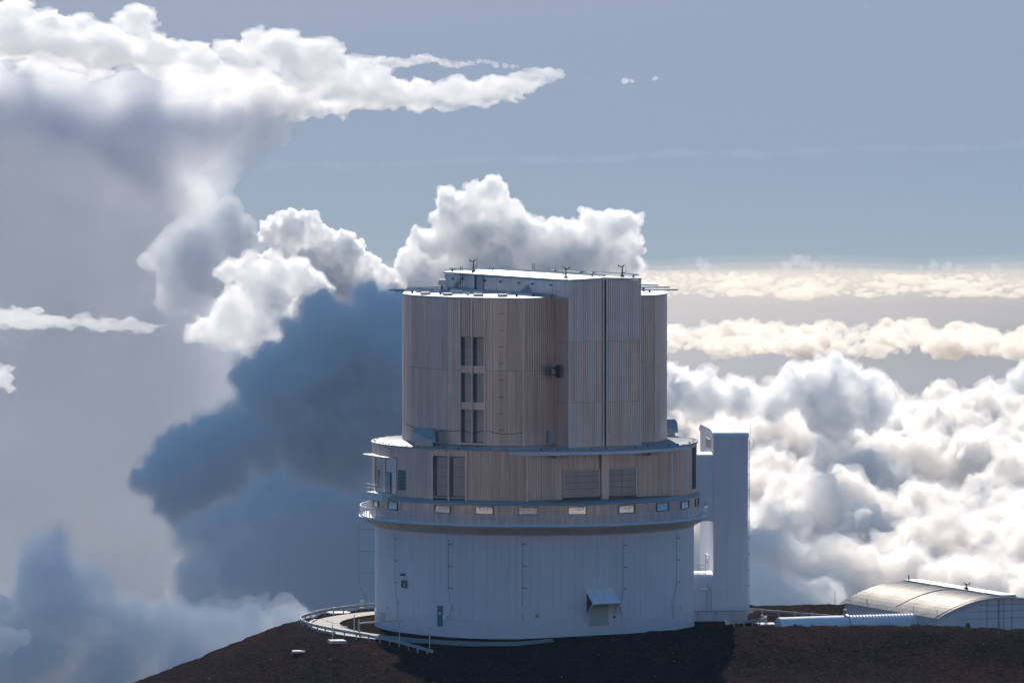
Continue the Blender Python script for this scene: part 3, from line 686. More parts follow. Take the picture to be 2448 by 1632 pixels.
rf.add([T(-.1, v, z) for v, z in ar] + [T(TW + .1, v, z) for v, z in ar] + [T(-.1, v, z - .12) for v, z in ar] + [T(TW + .1, v, z - .12) for v, z in ar],
       [(i, i + 1, 15 + i + 1, 15 + i) for i in range(14)] + [(30 + i, 45 + i, 45 + i + 1, 30 + i + 1) for i in range(14)] + [(i, 30 + i, 30 + i + 1, i + 1) for i in range(14)] + [(15 + i, 15 + i + 1, 45 + i + 1, 45 + i) for i in range(14)])
rf.build('vaulted_roof', 'white steel', tower, smooth=True)
zg = P(1684, 1061, 8).z; lv = MB().box(T(-.06, 5.2, zg), (.1, 4.6, 1.25), BET).build('louvre', 'sign white', tower)
for i in range(6): MB().box(T(-.12, 5.2, zg - .5 + i * .2), (.08, 4.2, .09), BET).build('slat', 'dark steel', lv)
# upper bridge to the drum, with its own little vaulted roof
zb1, zb0 = P(1690, 1092, 5).z, P(1690, 1245, 5).z
bx0 = -6.5
br_ = MB(); ar = [(0, zb0)] + arch(10, 0, 4.2, zb1, .55) + [(4.2, zb0)]; n = len(ar)
br_.add([T(bx0, v, z) for v, z in ar] + [T(-.02, v, z) for v, z in ar], [tuple(range(n)), tuple(range(2 * n - 1, n - 1, -1))] + [(i, (i + 1) % n, n + (i + 1) % n, n + i) for i in range(n)])
bd = br_.build('upper_bridge', 'white wall paint', tower, smooth=True)
# lower lobby with rounded roof, landing, rail and door
zl1 = P(1680, 1373, 5).z
lb = MB(); ar = [(-.3, -1)] + arch(10, -.3, 4.6, zl1 - .55, .9) + [(4.6, -1)]; n = len(ar)
lb.add([T(bx0, v, z) for v, z in ar] + [T(-.02, v, z) for v, z in ar], [tuple(range(n)), tuple(range(2 * n - 1, n - 1, -1))] + [(i, (i + 1) % n, n + (i + 1) % n, n + i) for i in range(n)])
lo = lb.build('lower_lobby', 'white wall paint', tower, smooth=True)
MB().box(T(-1.3, .1, P(1680, 1398, 5).z), (1.5, 1.0, 1.1), BET, .7).build('air_unit', 'galvanised steel', tower)
MB().box(T(-1.3, -.2, P(1680, 1406, 5).z), (1.3, .9, .3), BET, .7).build('unit_tray', 'white steel', tower)
zd = P(1684, 1347, 8).z; dr = MB().box(T(-.05, 6.5, zd), (.1, 3.2, 1.95), BET).build('side_door', 'white plinth paint', tower)
MB().box(T(-.12, 7.3, zd), (.06, .25, 1.95), BET).build('door_edge', 'dark steel', dr); MB().box(T(-.12, 5.5, zd + .1), (.04, 1.2, .45), BET).build('warning_sign', 'sign red', dr)
for z in range(4): MB().tube([T(-3.2, .4, zl1 + .15 + z * .35), T(-.9, .4, zl1 + .15 + z * .35)], .05, 5).build('rail', 'white steel', lo)
for u in (-.9, -1.9): MB().tube([T(u, .4, zl1 - .1), T(u, .4, zl1 + 1.25)], .05, 5).build('post', 'white steel', lo)
for v in (2.0, 6.0): MB().tube([T(-.5, v, zl1), T(-.5, v, zl1 + 1.6)], .04, 5).build('post', 'galvanised steel', lo)
for u in (-.9, -.3): MB().tube([T(u, -.45, .2), T(u, -.45, zl1 - 1.2)], .03, 4).build('ladder_stile', 'galvanised steel', lo)
for i in range(11): MB().tube([T(-.9, -.45, .5 + i * .33), T(-.3, -.45, .5 + i * .33)], .02, 4).build('ladder_rung', 'galvanised steel', lo)
MB().tube([T(TW + .14, .1, .3), T(TW + .14, .1, ZR - .3)], .06, 5).build('downpipe', 'white steel', tower)
for i in range(11): MB().box(T(TW + .14, .1, 1.5 + i * 2), (.2, .16, .08), BET).build('pipe_clip', 'dark steel', tower)
MB().tube([T(TW, .2, ZR - .1), T(TW + .3, .2, ZR + .1), T(TW + .3, .2, ZR + 1.5)], .025, 5).build('lightning_rod', 'dark steel', tower)
MB().tube([T(TW - 1.6, .3, ZR + .5), T(TW - 1.6, .3, ZR + 1.7)], .015, 4).build('aerial', 'dark steel', tower)
MB().tube([T(TW + .3 + .45 * math.sin(math.pi * k / 10), .2, ZR - k * .17) for k in range(11)], .02, 4).build('loop_cable', 'cable black', tower)
MB().tube([T(-2.6, -.6, .32), T(TW + .9, -.6, .32)], .09, 6).build('foot_pipe', 'galvanised steel', tower)
for u in (-2, .3, 2.6, 4.4): MB().box(T(u, -.6, 0), (.12, .12, .6), BET).build('pipe_leg', 'galvanised steel', tower)
MB().box(T(TW + .1, -.75, .3), (.9, .06, .45), BET).build('number_plate', 'sign white', tower)

# ------------------------------------------------------------------ vaulted storage building
hA, hB = Vector((38.9, 12.0)), Vector((49.8, -14.0)); ax = (hB - hA).normalized(); wv = Vector((-ax.y, ax.x)); 
if wv.x < 0: wv = -wv
LEN = (hB - hA).length; ZE, ZRI, HW = .80, 3.25, 9.0
hall = empty('storage_hall', (hA.x, hA.y, 0), 'low storage hall with a broad curved ribbed metal roof glinting in the sun', 'building')
def H(l, q, z): p = hA + ax * l + wv * q; return (p.x, p.y, z)
def zroof(q): k = (q - HW) / HW; return ZRI - (ZRI - ZE) * k * k
qs = [2 * HW * i / 24 for i in range(25)]
wl = MB(); pr = [(.3, -3)] + [(min(max(q, .3), 2 * HW - .3), zroof(q) - .12) for q in qs] + [(2 * HW - .3, -3)]; n = len(pr)
wl.add([H(.6, q, z) for q, z in pr] + [H(LEN - .35, q, z) for q, z in pr], [tuple(range(n)), tuple(range(2 * n - 1, n - 1, -1))] + [(i, (i + 1) % n, n + (i + 1) % n, n + i) for i in range(n)])
hw = wl.build('wall', 'white wall paint', hall)
# the roof is laid in ribbed strips running up and over the vault
rib_n = 7; strips = 12; sw = LEN / strips
for s_ in range(strips):
    mb = MB(); prof = []
    for i in range(rib_n):
        x0 = s_ * sw + i * sw / rib_n; d = sw / rib_n; prof += [(x0 + .012, 0), (x0 + d * .5, .0), (x0 + d * .62, .06), (x0 + d * .9, .06)]
    prof.append(((s_ + 1) * sw - .02, 0)); m_ = len(prof)
    mb.add([H(l, q, zroof(q) + h) for q in qs for l, h in prof], [(j * m_ + i, j * m_ + i + 1, (j + 1) * m_ + i + 1, (j + 1) * m_ + i) for j in range(24) for i in range(m_ - 1)])
    mb.build('roof_strip', 'vault roof sheet', hall, smooth=False)
ed = MB()
ed.tube([H(LEN + .02, q, zroof(q) - .06) for q in qs], .12, 5).build('verge_trim', 'white steel', hall); MB().tube([H(-.02, q, zroof(q) - .06) for q in qs], .12, 5).build('verge_trim', 'white steel', hall)
MB().tube([H(LEN * .52, q, zroof(q) + .07) for q in qs[1:13]], .06, 4).build('roof_cable', 'dark steel', hall)
MB().tube([H(LEN * .98, q, zroof(q) + .07) for q in qs[0:13]], .06, 4).build('roof_cable', 'dark steel', hall)
for k in range(4): MB().tube([H(LEN * (.2 + .17 * k), HW - .4, ZRI + .1), H(LEN * (.3 + .17 * k), HW - .4, ZRI + .1)], .07, 4).build('ridge_bar', 'dark steel', hall)
MB().box(H(LEN * .5, HW + .9, ZRI + .06), (2.2, LEN * .98, .34), math.atan2(ax.y, ax.x) - math.pi / 2).build('ridge_cap', 'galvanised steel', hall)
for l in (.04, .045, .62): p = H(LEN * l, HW, ZRI); MB().tube([p, (p[0], p[1], p[2] + (.9 if l != .62 else .5))], .045, 5).build('mast', 'dark steel', hall)
for l, h in ((.06, .8), (.24, .8), (.72, .7), (.96, .8)): p = H(LEN * l, .5, zroof(.5)); MB().tube([p, (p[0], p[1], p[2] + h)], .035, 5).build('lightning_rod', 'dark steel', hall)
for q in (7.0, 8.6, 9.3, 10.4): p = H(LEN - .3, q, 0); MB().tube([(p[0], p[1], -1), (p[0], p[1], zroof(q) - .2)], .05 if q != 8.6 else .14, 4).build('wall_post', 'galvanised steel', hall)
for z in (.6, 1.5, 2.3): MB().tube([H(LEN - .3, 2.2 + z * 1.6, z), H(LEN - .3, 2 * HW - 2.2 - z * 1.6, z)], .02, 4).build('wall_cable', 'dark steel', hall)
p = H(LEN + .6, 3.9, 1.0); MB().box((p[0], p[1], gz(p[0], p[1]) + .5), (.9, .6, 1.4), .3, .4).build('ground_hatch', 'dark steel', hall)
p = H(LEN * .02 - 1.2, -.5, 0); MB().tube([(p[0], p[1], -1), (p[0], p[1], 2.3)], .04, 5).build('mast', 'dark steel', hall)
# flue with bird-shaped wind sensor on the ridge is built with the other weather stations below

# ------------------------------------------------------------------ half-round tunnel to the hall
tA, tB = Vector((30.1, -14.0)), Vector((47.6, -7.3)); td = (tB - tA).normalized(); tn = Vector((-td.y, td.x)); TL_ = (tB - tA).length; RT = 1.2
tun = empty('covered_tunnel', (tA.x, tA.y, 0), 'long half-round metal tunnel leading into the storage hall, smooth then ribbed', 'tunnel')
def U(l, a, r, z0=-.28): p = tA + td * l - tn * (r * math.cos(a)); return (p.x, p.y, z0 + r * math.sin(a))
def tun_mesh(l0, l1, ribs):
    mb = MB(); n = 16; pf = []
    if ribs:
        k = int((l1 - l0) / .42)
        for i in range(k): a_ = l0 + (l1 - l0) * i / k; d = (l1 - l0) / k; pf += [(a_, RT), (a_ + d * .3, RT + .02), (a_ + d * .55, RT + .13), (a_ + d * .8, RT + .05)]
        pf.append((l1, RT))
    else: pf = [(l0, RT + .06), (l0 + (l1 - l0) * .5, RT + .08), (l1, RT + .06)]
    m_ = n + 1; mb.add([U(l, math.pi * j / n, r) for l, r in pf for j in range(m_)],
                      [(i * m_ + j, i * m_ + j + 1, (i + 1) * m_ + j + 1, (i + 1) * m_ + j) for i in range(len(pf) - 1) for j in range(n)])
    mb.add([U(l0, math.pi * j / n, pf[0][1]) for j in range(m_)], [tuple(range(m_))]); return mb
tun_mesh(0, 9.2, False).build('smooth_shell', 'white wall paint', tun, smooth=True); tun_mesh(9.25, TL_, True).build('ribbed_shell', 'white steel', tun, smooth=True)
c = U(9.2, math.pi / 2, RT); MB().tube([U(9.2, math.pi * j / 12, RT + .12) for j in range(13)], .1, 5).build('joint_collar', 'galvanised steel', tun); MB().box((c[0] - .2, c[1], c[2] + .45), (.35, .3, .7)).build('gauge_box', 'galvanised steel', tun)

# ------------------------------------------------------------------ guard rails
def guardrail(pts, label, every=2.1, h=.72, group=None, sun=True):
    pts = [Vector((p[0], p[1])) for p in pts]; fine = []
    for a_, b_ in zip(pts[:-1], pts[1:]):
        for k in range(6): fine.append(a_.lerp(b_, k / 6))
    fine.append(pts[-1])
    for _ in range(6): fine = [fine[0]] + [(fine[i - 1] + fine[i] * 2 + fine[i + 1]) / 4 for i in range(1, len(fine) - 1)] + [fine[-1]]
    g = empty('guardrail', (fine[0].x, fine[0].y, gz(*fine[0])), label, 'guardrail', group)
    zz = [float(ground_z(np.array([p.x]), np.array([p.y]), False)[0]) for p in fine]
    mb = MB(); prof = [(0, .18), (-.06, .12), (0, .04), (0, -.04), (-.06, -.12), (0, -.18)]; vs = []
    for i, p in enumerate(fine):
        d = (fine[min(i + 1, len(fine) - 1)] - fine[max(i - 1, 0)]).normalized(); n = Vector((-d.y, d.x))
        for o, z in prof: vs.append((p.x + n.x * o, p.y + n.y * o, zz[i] + h + z))
        for o, z in reversed(prof): vs.append((p.x + n.x * (o + .03), p.y + n.y * (o + .03), zz[i] + h + z))
    k = 12; mb.add(vs, [(i * k + j, i * k + (j + 1) % k, (i + 1) * k + (j + 1) % k, (i + 1) * k + j) for i in range(len(fine) - 1) for j in range(k)])
    mb.build('rail', 'galvanised steel', g)
    pm2 = MB().box((0, 0, .1), (.16, .16, 1.7)).mesh('post', 'galvanised steel'); acc = 0
    for i in range(len(fine)):
        if i: acc += (fine[i] - fine[i - 1]).length
        if i == 0 or acc >= every:
            acc = 0; put('post', pm2, (fine[i].x, fine[i].y, zz[i]), 0, g)
    p = fine[-1]; MB().box((p.x, p.y, zz[-1] + h), (.5, .2, .42), math.atan2((fine[-1] - fine[-2]).y, (fine[-1] - fine[-2]).x)).build('end_plate', 'galvanised steel', g)
    return g
guardrail([(-19.6, 26), (-24.6, 20), (-27.8, 13), (-29.6, 5), (-29.3, -1), (-27.6, -8), (-24.4, -15), (-19.6, -22.5), (-16, -28), (-12.6, -33.5)], 'long galvanised guardrail bending round the outside of the road loop')
guardrail([(27.0, 15), (31, 10.5), (35, 6.2), (39.5, 1.5)], 'straight guardrail running from the stair tower to the storage hall')
guardrail([(28.6, 3.5), (29.3, 1.5), (28.6, -1.2), (26.6, -4.0), (24.0, -6.0)], 'short curved guardrail bending round the foot of the stair tower', 1.6)

# ------------------------------------------------------------------ marker poles, pads, signs
def pole(x, y, h, label, r=.05):
    z = gz(x, y); t_ = empty('marker_pole', (x, y, z), label, 'pole', 'marker poles along the road loop')
    MB().tube([(x, y, z - .3), (x, y, z + h)], r, 6).build('shaft', 'sign white', t_); MB().tube([(x, y, z + h), (x, y, z + h + .12)], r * 1.3, 6).build('cap', 'sign red', t_); return t_
def ground_hit(px, py):
    """where the pixel's ray meets the ground"""
    best = (1e9, 0, 0)
    for Y in np.arange(-75, 60, .25):
        p = P(px, py, Y); 
        g_ = p.z - float(ground_z(np.array([p.x]), np.array([Y]), False)[0])
        if g_ <= 0: return p.x, Y
        if g_ < best[0]: best = (g_, p.x, Y)
    return best[1], best[2]
for px, py, h, lab in ((746, 1486, 2.4, 'white marker pole at the outer bend of the road loop'), (847, 1512, 2.1, 'white marker pole beside the sunlit stretch of guardrail'), (955, 1538, 2.4, 'white marker pole rising through the shaded guardrail'),
                       (1027, 1560, 3.0, 'tall white marker pole at the shaded end of the guardrail'), (795, 1530, 1.9, 'white marker pole standing over the concrete slab on the cinder slope'), (858, 1520, 1.9, 'thick grey post carrying the level bar by the road')):
    q = ground_hit(px, py)
    if q: pole(q[0], q[1], h, lab, .05 if 'grey' not in lab else .09)
q = ground_hit(858, 1520)
bar = empty('barrier_arm', (q[0], q[1], gz(*q)), 'long level white barrier arm reaching across the road to the drum', 'barrier')
MB().tube([(q[0], q[1], gz(*q) + 1.6), (q[0] + 9.0, q[1] + 6.0, gz(*q) + 1.75)], .1, 6).build('arm', 'sign white', bar); MB().box((q[0], q[1], gz(*q) + .8), (.25, .25, 1.8)).build('post', 'galvanised steel', bar)
def pad(px, py, sx, sy, rz, h, label):
    q = ground_hit(px, py)
    if q is None: return
    z = gz(*q); o = MB().box((0, 0, 0), (sx, sy, h), 0, .94).build('concrete_pad', 'bleached concrete'); o.location = (q[0], q[1], z + h * .4); o.rotation_euler = (.0, 0, rz); tag(o, label, 'concrete pad'); return o
pad(806, 1534, 2.0, 2.6, .2, .35, 'raised concrete slab with a marker pole on the cinder slope'); pad(714, 1556, 1.6, 1.8, .1, .25, 'small lone concrete slab low on the cinder slope')
pad(1832, 1492, 2.6, 3.0, .2, .12, 'flat concrete pad lying before the half-round tunnel'); pad(812, 1452, 2.8, 3.6, .3, .1, 'thin concrete apron between the guardrail and the road loop')
for k in range(5):
    q = ground_hit(776 + k * 12, 1484 + k * 4.2)
    if q: o = MB().box((0, 0, 0), (1.0, .35, .22)).build('kerb_block', 'bleached concrete'); o.location = (q[0], q[1], gz(*q) + .1); o.rotation_euler = (0, 0, -1.0); tag(o, 'white kerb block set just behind the guardrail', 'kerb block', 'kerb blocks behind the guardrail')
for k in range(9):
    a_ = -100 + k * 4.6; x, y = -.5 + 27.7 * math.sin(math.radians(a_)), -27.7 * math.cos(math.radians(a_)); o = MB().box((0, 0, 0), (2.0, .3, .3)).build('road_kerb', 'bleached concrete'); o.location = (x, y, gz(x, y) + .16); o.rotation_euler = (0, 0, math.radians(a_)); tag(o, 'pale kerb stone along the outer edge of the road bend', 'kerb', 'kerb stones of the road bend')
q = ground_hit(865, 1452); z = gz(*q)
sg = empty('road_sign', (q[0], q[1], z), 'small white sign board on a post with yellow foot beside the road', 'sign')
MB().tube([(q[0], q[1], z), (q[0], q[1], z + .9)], .04).build('post', 'galvanised steel', sg); MB().box((q[0], q[1], z + 1.0), (.42, .05, .4)).build('board', 'sign white', sg); MB().box((q[0], q[1], z + .15), (.5, .4, .22)).build('foot', 'sign yellow', sg)
for px, py in ((1000 + 24, 1492), (1116, 1499)):
    q = ground_hit(px, py + 4)
    if q: o = MB().tube([(0, 0, 0), (0, 0, .5)], .1, 8).add([], []).build('bollard', 'dark steel'); o.location = (q[0], q[1], gz(*q)); tag(o, 'short dark bollard at the foot of the white drum', 'bollard', 'bollards by the drum')
# concrete apron in front of the goods side
ap = ribbon('apron', [(-13.0, -23.2, 1.4), (-8, -25.2, 1.9), (-3, -26.2, 1.8), (2.2, -26.4, .4)], 2.4, 'concrete', .2); ap['kind'] = 'structure'

# ------------------------------------------------------------------ weather stations and masts
def weather_station(x, y, z, h, label, face=1):
    w_ = empty('weather_station', (x, y, z), label, 'weather station', 'weather stations on the roofs')
    MB().tube([(x, y, z), (x, y, z + h * .55), (x, y, z + h)], [.13, .09, .06], 6).build('mast', 'dark steel', w_); MB().box((x, y, z + .12), (.5, .5, .24)).build('base', 'dark steel', w_)
    MB().tube([(x - .28 * face, y, z + h + .26), (x - .1 * face, y, z + h + .05), (x + .3 * face, y, z + h - .02)], [.05, .1, .04], 6).build('vane_body', 'dark steel', w_)
    MB().add([(x + .2 * face, y, z + h), (x + .48 * face, y, z + h + .34), (x + .5 * face, y, z + h + .05), (x + .2 * face, y + .03, z + h), (x + .48 * face, y + .03, z + h + .34), (x + .5 * face, y + .03, z + h + .05)], [(0, 1, 2), (5, 4, 3), (0, 3, 4, 1), (1, 4, 5, 2), (2, 5, 3, 0)]).build('tail_fin', 'dark steel', w_)
    MB().tube([(x - .4 * face, y, z + h * .45), (x - .12, y, z + h * .4)], .04, 4).build('side_arm', 'dark steel', w_); MB().tube([(x - .45 * face, y, z + h * .45), (x - .45 * face, y, z + h * 1.45)], .02, 4).build('aerial', 'dark steel', w_); return w_
c = E(-3.0, 10.2); weather_station(c[0], c[1], 43.0, 1.25, 'bird-shaped wind vane station at the back of the housing roof', -1)
c = E(-4.6, -15.6); weather_station(c[0], c[1], 43.0, 1.15, 'bird-shaped wind vane station over the shaded front corner of the housing', 1)
c = E(3.6, -15.4); weather_station(c[0], c[1], 43.0, 1.25, 'bird-shaped wind vane station over the sunward corner of the front housing', -1)
p = H(LEN * .62, HW + .2, ZRI); weather_station(p[0], p[1], p[2] + .2, .6, 'small wind vane station on the ridge of the storage hall', 1)
def twin_mast(x, y, z0, z1, label):
    t_ = empty('twin_mast', (x, y, z0), label, 'mast')
    for d in (-.11, .11): MB().tube([(x + d, y, z0), (x + d, y, z1)], .035, 6).build('rod', 'dark steel', t_)
    MB().box((x, y, z0 + .1), (.4, .2, .2)).build('foot', 'galvanised steel', t_)
c = E(-AF - .5, 8.6); twin_mast(c[0], c[1], 40.6, 43.75, 'pair of dark rods standing against the housing flank')
c = E(4.2, 7.5); twin_mast(c[0], c[1], 42.9, 44.0, 'pair of short dark rods on top of the housing roof')

# ------------------------------------------------------------------ loose stones on the slopes
rr = np.random.RandomState(3); mbr = MB(); ico = _ICO; nst = 0
xs = rr.uniform(-54, 64, 9000); ys = rr.uniform(-66, -16, 9000); keep = (np.hypot(xs, ys) > 29); xs, ys = xs[keep], ys[keep]; zs = ground_z(xs, ys)
bmx = bmesh.new(); bmesh.ops.create_icosphere(bmx, subdivisions=1, radius=1); iv = np.array([v.co[:] for v in bmx.verts]); if_ = np.array([[v.index for v in f.verts] for f in bmx.faces]); bmx.free()
def stones(name, sel, smin, smax, material):
    k = len(sel); s_ = rr.uniform(smin, smax, k) ** 1.0; V = iv[None] * (s_[:, None, None] * rr.uniform(.6, 1.3, (k, 1, 3))) * rr.uniform(.8, 1.2, (k, len(iv), 1)) + np.stack([xs[sel], ys[sel], zs[sel]], 1)[:, None]
    me = bpy.data.meshes.new(name); me.from_pydata(V.reshape(-1, 3).tolist(), [], (if_[None] + (np.arange(k) * len(iv))[:, None, None]).reshape(-1, 3).tolist()); me.materials.append(material)
    o = bpy.data.objects.new(name, me); COL.objects.link(o); o['kind'] = 'stuff'; return o
al = np.arange(len(xs)); stones('loose_rubble', al[:420], .08, .24, M['cinder rock']); stones('gravel', al[:-160], .02, .07, ground.data.materials[0]); o = stones('pale_gravel', al[-160:], .03, .08, M['bleached concrete'])
lerp = lambda pts: (lambda x: float(np.interp(x, [p[0] for p in pts], [p[1] for p in pts])))
HAZE = (.90, .94, 1.0)
make_cloud('long bright anvil cloud with a pointed tip reaching into the blue sky', 21000,
    [(-120, 110, 110, 0, .7), (30, 90, 70, 0, .8), (130, 100, 80, 0, .7), (240, 110, 75, 0, .7), (360, 130, 70, 0, .7), (470, 140, 65, 0, .7), (580, 140, 62, 0, .8), (690, 130, 62), (770, 160, 66), (850, 190, 62),
     (920, 215, 50), (970, 220, 42), (1020, 218, 38), (1070, 218, 36), (1110, 214, 33), (1150, 210, 30), (1190, 206, 28), (1230, 203, 25), (1265, 200, 22), (1295, 197, 18), (1320, 194, 14), (1345, 191, 9), (320, 52, 38), (45, 40, 40), (720, 230, 60), (600, 230, 60), (830, 240, 40)],
    2.6, 26, lump=11, fine=8, seed=11, n=8, up=.1, thick=.5, stretch=(3, 1, 1), warp=((34, 120), (18, 40), (8, 13)), veil=(4, 40, 8, 26))
make_cloud('ragged thin strip of cloud above the pointed anvil tip', 21500,
    [(930 + i * 18, 146 + 6 * math.sin(i * .9) + i * .4, 13 - i * .42) for i in range(18)] + [(1493, 193, 7), (1510, 194, 6), (1400, 187, 3), (1570, 180, 5)], 2.0, 26, lump=6, fine=5, seed=12, levels=1, n=6, stretch=(2, 1, 1), warp=((14, 45), (8, 16)))
make_cloud('huge hazy grey curtain of cloud under the bright anvil', 20750,
    [(-150, 400, 250), (100, 400, 200), (310, 370, 150), (440, 320, 95), (540, 290, 55), (620, 275, 26), (60, 630, 290), (280, 610, 210), (370, 490, 100), (420, 720, 140), (60, 900, 310), (320, 890, 250), (530, 880, 150),
     (40, 1200, 330), (320, 1190, 300), (560, 1140, 220), (60, 1480, 330), (390, 1450, 300), (660, 1360, 230), (780, 1500, 230)], 9, 40, roll=30, lump=20, fine=0, seed=13, levels=0, thick=.62, warp=((44, 240), (18, 70)), tint=(.99, .99, 1),
    veil=((20, 150, 22, 110), (48, 200, 30, 140), (80, 280, 38, 170)))
make_cloud('soft violet grey cloud before the hazy curtain', 17000, [(470, 590, 70), (555, 560, 55), (540, 520, 35), (450, 660, 75), (590, 590, 35), (530, 650, 60)], 4.5, 50, lump=16, fine=8, seed=14, warp=((24, 80), (12, 28)), veil=(10, 60, 10, 40))
make_cloud('crisp white cumulus tower with silver rim beside the dark blue cloud', 15000,
    [(655, 560, 38), (705, 555, 55), (745, 575, 50), (790, 590, 38), (830, 600, 42), (860, 630, 38), (890, 665, 40), (915, 700, 34), (780, 660, 90), (690, 640, 70), (840, 720, 90)], 2.0, 8, lump=15, fine=7, seed=15, thick=.45, warp=((14, 60), (5, 14)))
make_cloud('soft bright cloud bank at the foot of the white cumulus tower', 13500,
    [(545, 650, 28), (600, 655, 40), (660, 650, 40), (710, 665, 42), (755, 685, 32), (775, 700, 22), (640, 710, 60), (560, 740, 50), (490, 790, 34), (540, 790, 45), (620, 790, 60)], 2.8, 26, lump=12, fine=7, seed=16, thick=.7, warp=((18, 60), (12, 26), (5, 12)), veil=(6, 50, 9, 26))
make_cloud('tall white cumulus rising behind the dome roof', 18000,
    [(1080, 500, 42), (1120, 490, 40), (1170, 475, 40), (1195, 510, 45), (1110, 570, 75), (1040, 600, 55), (1000, 640, 55), (1210, 580, 80), (1290, 580, 55), (1340, 580, 50), (1420, 540, 42), (1475, 545, 45), (1500, 580, 38), (1440, 610, 70), (1505, 640, 32), (1180, 660, 100), (1330, 660, 110), (1060, 690, 80), (1480, 690, 55), (1560, 700, 18)],
    2.2, 16, lump=15, fine=8, seed=17, thick=.6, warp=((18, 70), (9, 22), (4, 10)), veil=(3, 40, 6, 22))
make_cloud('tall dark blue cloud plume rising beside the dome', 8000,
    [(765, 765, 58), (815, 790, 60), (720, 810, 48), (675, 865, 52), (625, 910, 58), (680, 940, 80), (620, 965, 45), (790, 900, 110), (900, 800, 90), (950, 740, 50), (980, 900, 150), (850, 1000, 130), (750, 990, 70),
     (530, 1020, 42, -60), (490, 1050, 52, -60), (430, 1090, 66, -60), (385, 1130, 50, -60), (450, 1150, 70, -60), (420, 1190, 45, -60), (520, 1120, 70, -30), (600, 1050, 70, -20),
     (720, 1050, 70, 0), (800, 1080, 90, 20)],
    3.6, 24, lump=17, fine=9, seed=18, levels=1, warp=((28, 90), (20, 32), (10, 14)), veil=((6, 70, 14, 30), (15, 130, 18, 50)))
make_cloud('pale blue foot of the dark plume behind the dome', 8500,
    [(760, 1130, 150), (650, 1180, 120), (560, 1230, 100), (900, 1150, 180), (700, 1320, 150), (560, 1330, 90), (870, 1380, 200), (480, 1420, 80), (640, 1470, 120), (1050, 1300, 200), (480, 1250, 70)],
    5, 52, roll=30, lump=22, fine=9, seed=20, levels=1, warp=((44, 150), (26, 50), (10, 18)), veil=(20, 130, 28, 70))
make_cloud('bright ragged strip of cloud before the hazy curtain', 12500,
    [(-30 + i * 16, 757 + i * 1.0 + 4 * math.sin(i * 1.7), 26 - i * .5) for i in range(26)] + [(395, 780, 7), (-5, 905, 28), (15, 925, 16), (460, 800, 8), (485, 797, 9)], 2.4, 26, lump=9, fine=6, seed=21, levels=1, stretch=(1.8, 1, 1), thick=.6, warp=((18, 50), (10, 18)))
make_cloud('low grey cloud bank piled beside the cinder slope', 6300,
    [(110, 1340, 70), (130, 1430, 110), (40, 1560, 130), (210, 1500, 90), (300, 1540, 110), (420, 1550, 100), (530, 1520, 70), (590, 1500, 48), (660, 1500, 40), (700, 1520, 50), (450, 1640, 130), (230, 1650, 140), (650, 1600, 120)], 4.5, 40, roll=20, lump=12, fine=9, seed=22, levels=1, warp=((34, 100), (24, 38), (11, 16)), veil=(16, 90, 22, 45))
make_cloud('small sunlit wisp glowing between low grey clouds', 6180, [(10, 1445, 22), (20, 1530, 34), (55, 1525, 22)], 2.6, 22, lump=8, fine=5, seed=23, levels=1, warp=((10, 25), (5, 10)))
# the sea of clouds
ridge = lerp([(1500, 880), (1600, 905), (1700, 935), (1800, 935), (1880, 905), (1960, 885), (2030, 885), (2090, 905), (2130, 955), (2200, 955), (2300, 945), (2400, 940), (2700, 900)])
deck(-900, [(905, 46, 34), (935, 46, 38), (970, 54, 44), (1010, 64, 54), (1060, 75, 62), (1115, 85, 72), (1175, 95, 78), (1245, 105, 86), (1315, 110, 92), (1395, 130, 98), (1480, 140, 100)], 31,
     'broad billowing cloud deck behind the storage building', 3.3, 17, top=lambda x: ridge(x) + 14, lump=22, fine=11, levels=1, n=7, warp=((70, 200), (40, 80), (20, 26), (9, 11)), veil=(9, 55, 22, 34), tint=(1, .985, .965))
make_cloud('shredded bright crest standing on the cloud deck', 15500, [(1900, 930, 40), (1950, 915, 40), (2010, 910, 44), (2060, 930, 42), (1980, 980, 70), (2080, 980, 50), (1850, 960, 40), (2480, 900, 45), (2440, 915, 22), (1760, 950, 45), (1680, 950, 50), (1620, 930, 45)], 3.0, 18, lump=12, fine=9, seed=33, levels=1, warp=((34, 70), (22, 28), (9, 12)), veil=(7, 60, 15, 22))
band2 = lerp([(1500, 790), (1900, 785), (2050, 775), (2170, 772), (2300, 800), (2448, 790), (2700, 785)])
deck(-1700, [(784, 20, 16), (794, 20, 19), (804, 22, 22), (814, 24, 24), (824, 24, 24), (832, 26, 20)], 34, 'long cream cloud band lying over the open sea', 2.6, 22, top=band2, vary=.55, lump=7, fine=5, levels=1, n=7, stretch=(1.6, 1, 1), warp=((16, 55), (11, 18), (5, 8)), tint=(1, .96, .9))
deck(-2500, [(657, 16, 7), (661, 16, 8), (666, 16, 9), (672, 17, 11), (679, 18, 13), (687, 20, 15), (696, 20, 15), (704, 20, 13)], 35, 'flat cream cloud sheet along the horizon', 2.4, 22, x0=850, squash=.5, vary=.5, lump=3, fine=3, levels=0, stretch=(4, 1, 1), warp=((4, 40), (3, 9)), tint=(1, .95, .86))
make_cloud('small distant cumulus heads peeping over the horizon', 88000,
    [(1675, 628, 14), (1690, 638, 14), (1712, 642, 10), (1880, 635, 15), (1905, 622, 16), (1925, 628, 16), (1950, 636, 14), (1985, 640, 12), (2010, 646, 8), (1850, 644, 10), (2062, 648, 9), (2200, 642, 11), (2230, 636, 13), (2265, 636, 13), (2295, 642, 10), (2380, 642, 13), (1600, 645, 8), (1640, 646, 7)], 2.2, 60, lump=6, fine=3, seed=36, levels=1, n=7, thick=.5, warp=((7, 26), (3, 9)), tint=(.9, .92, 1))
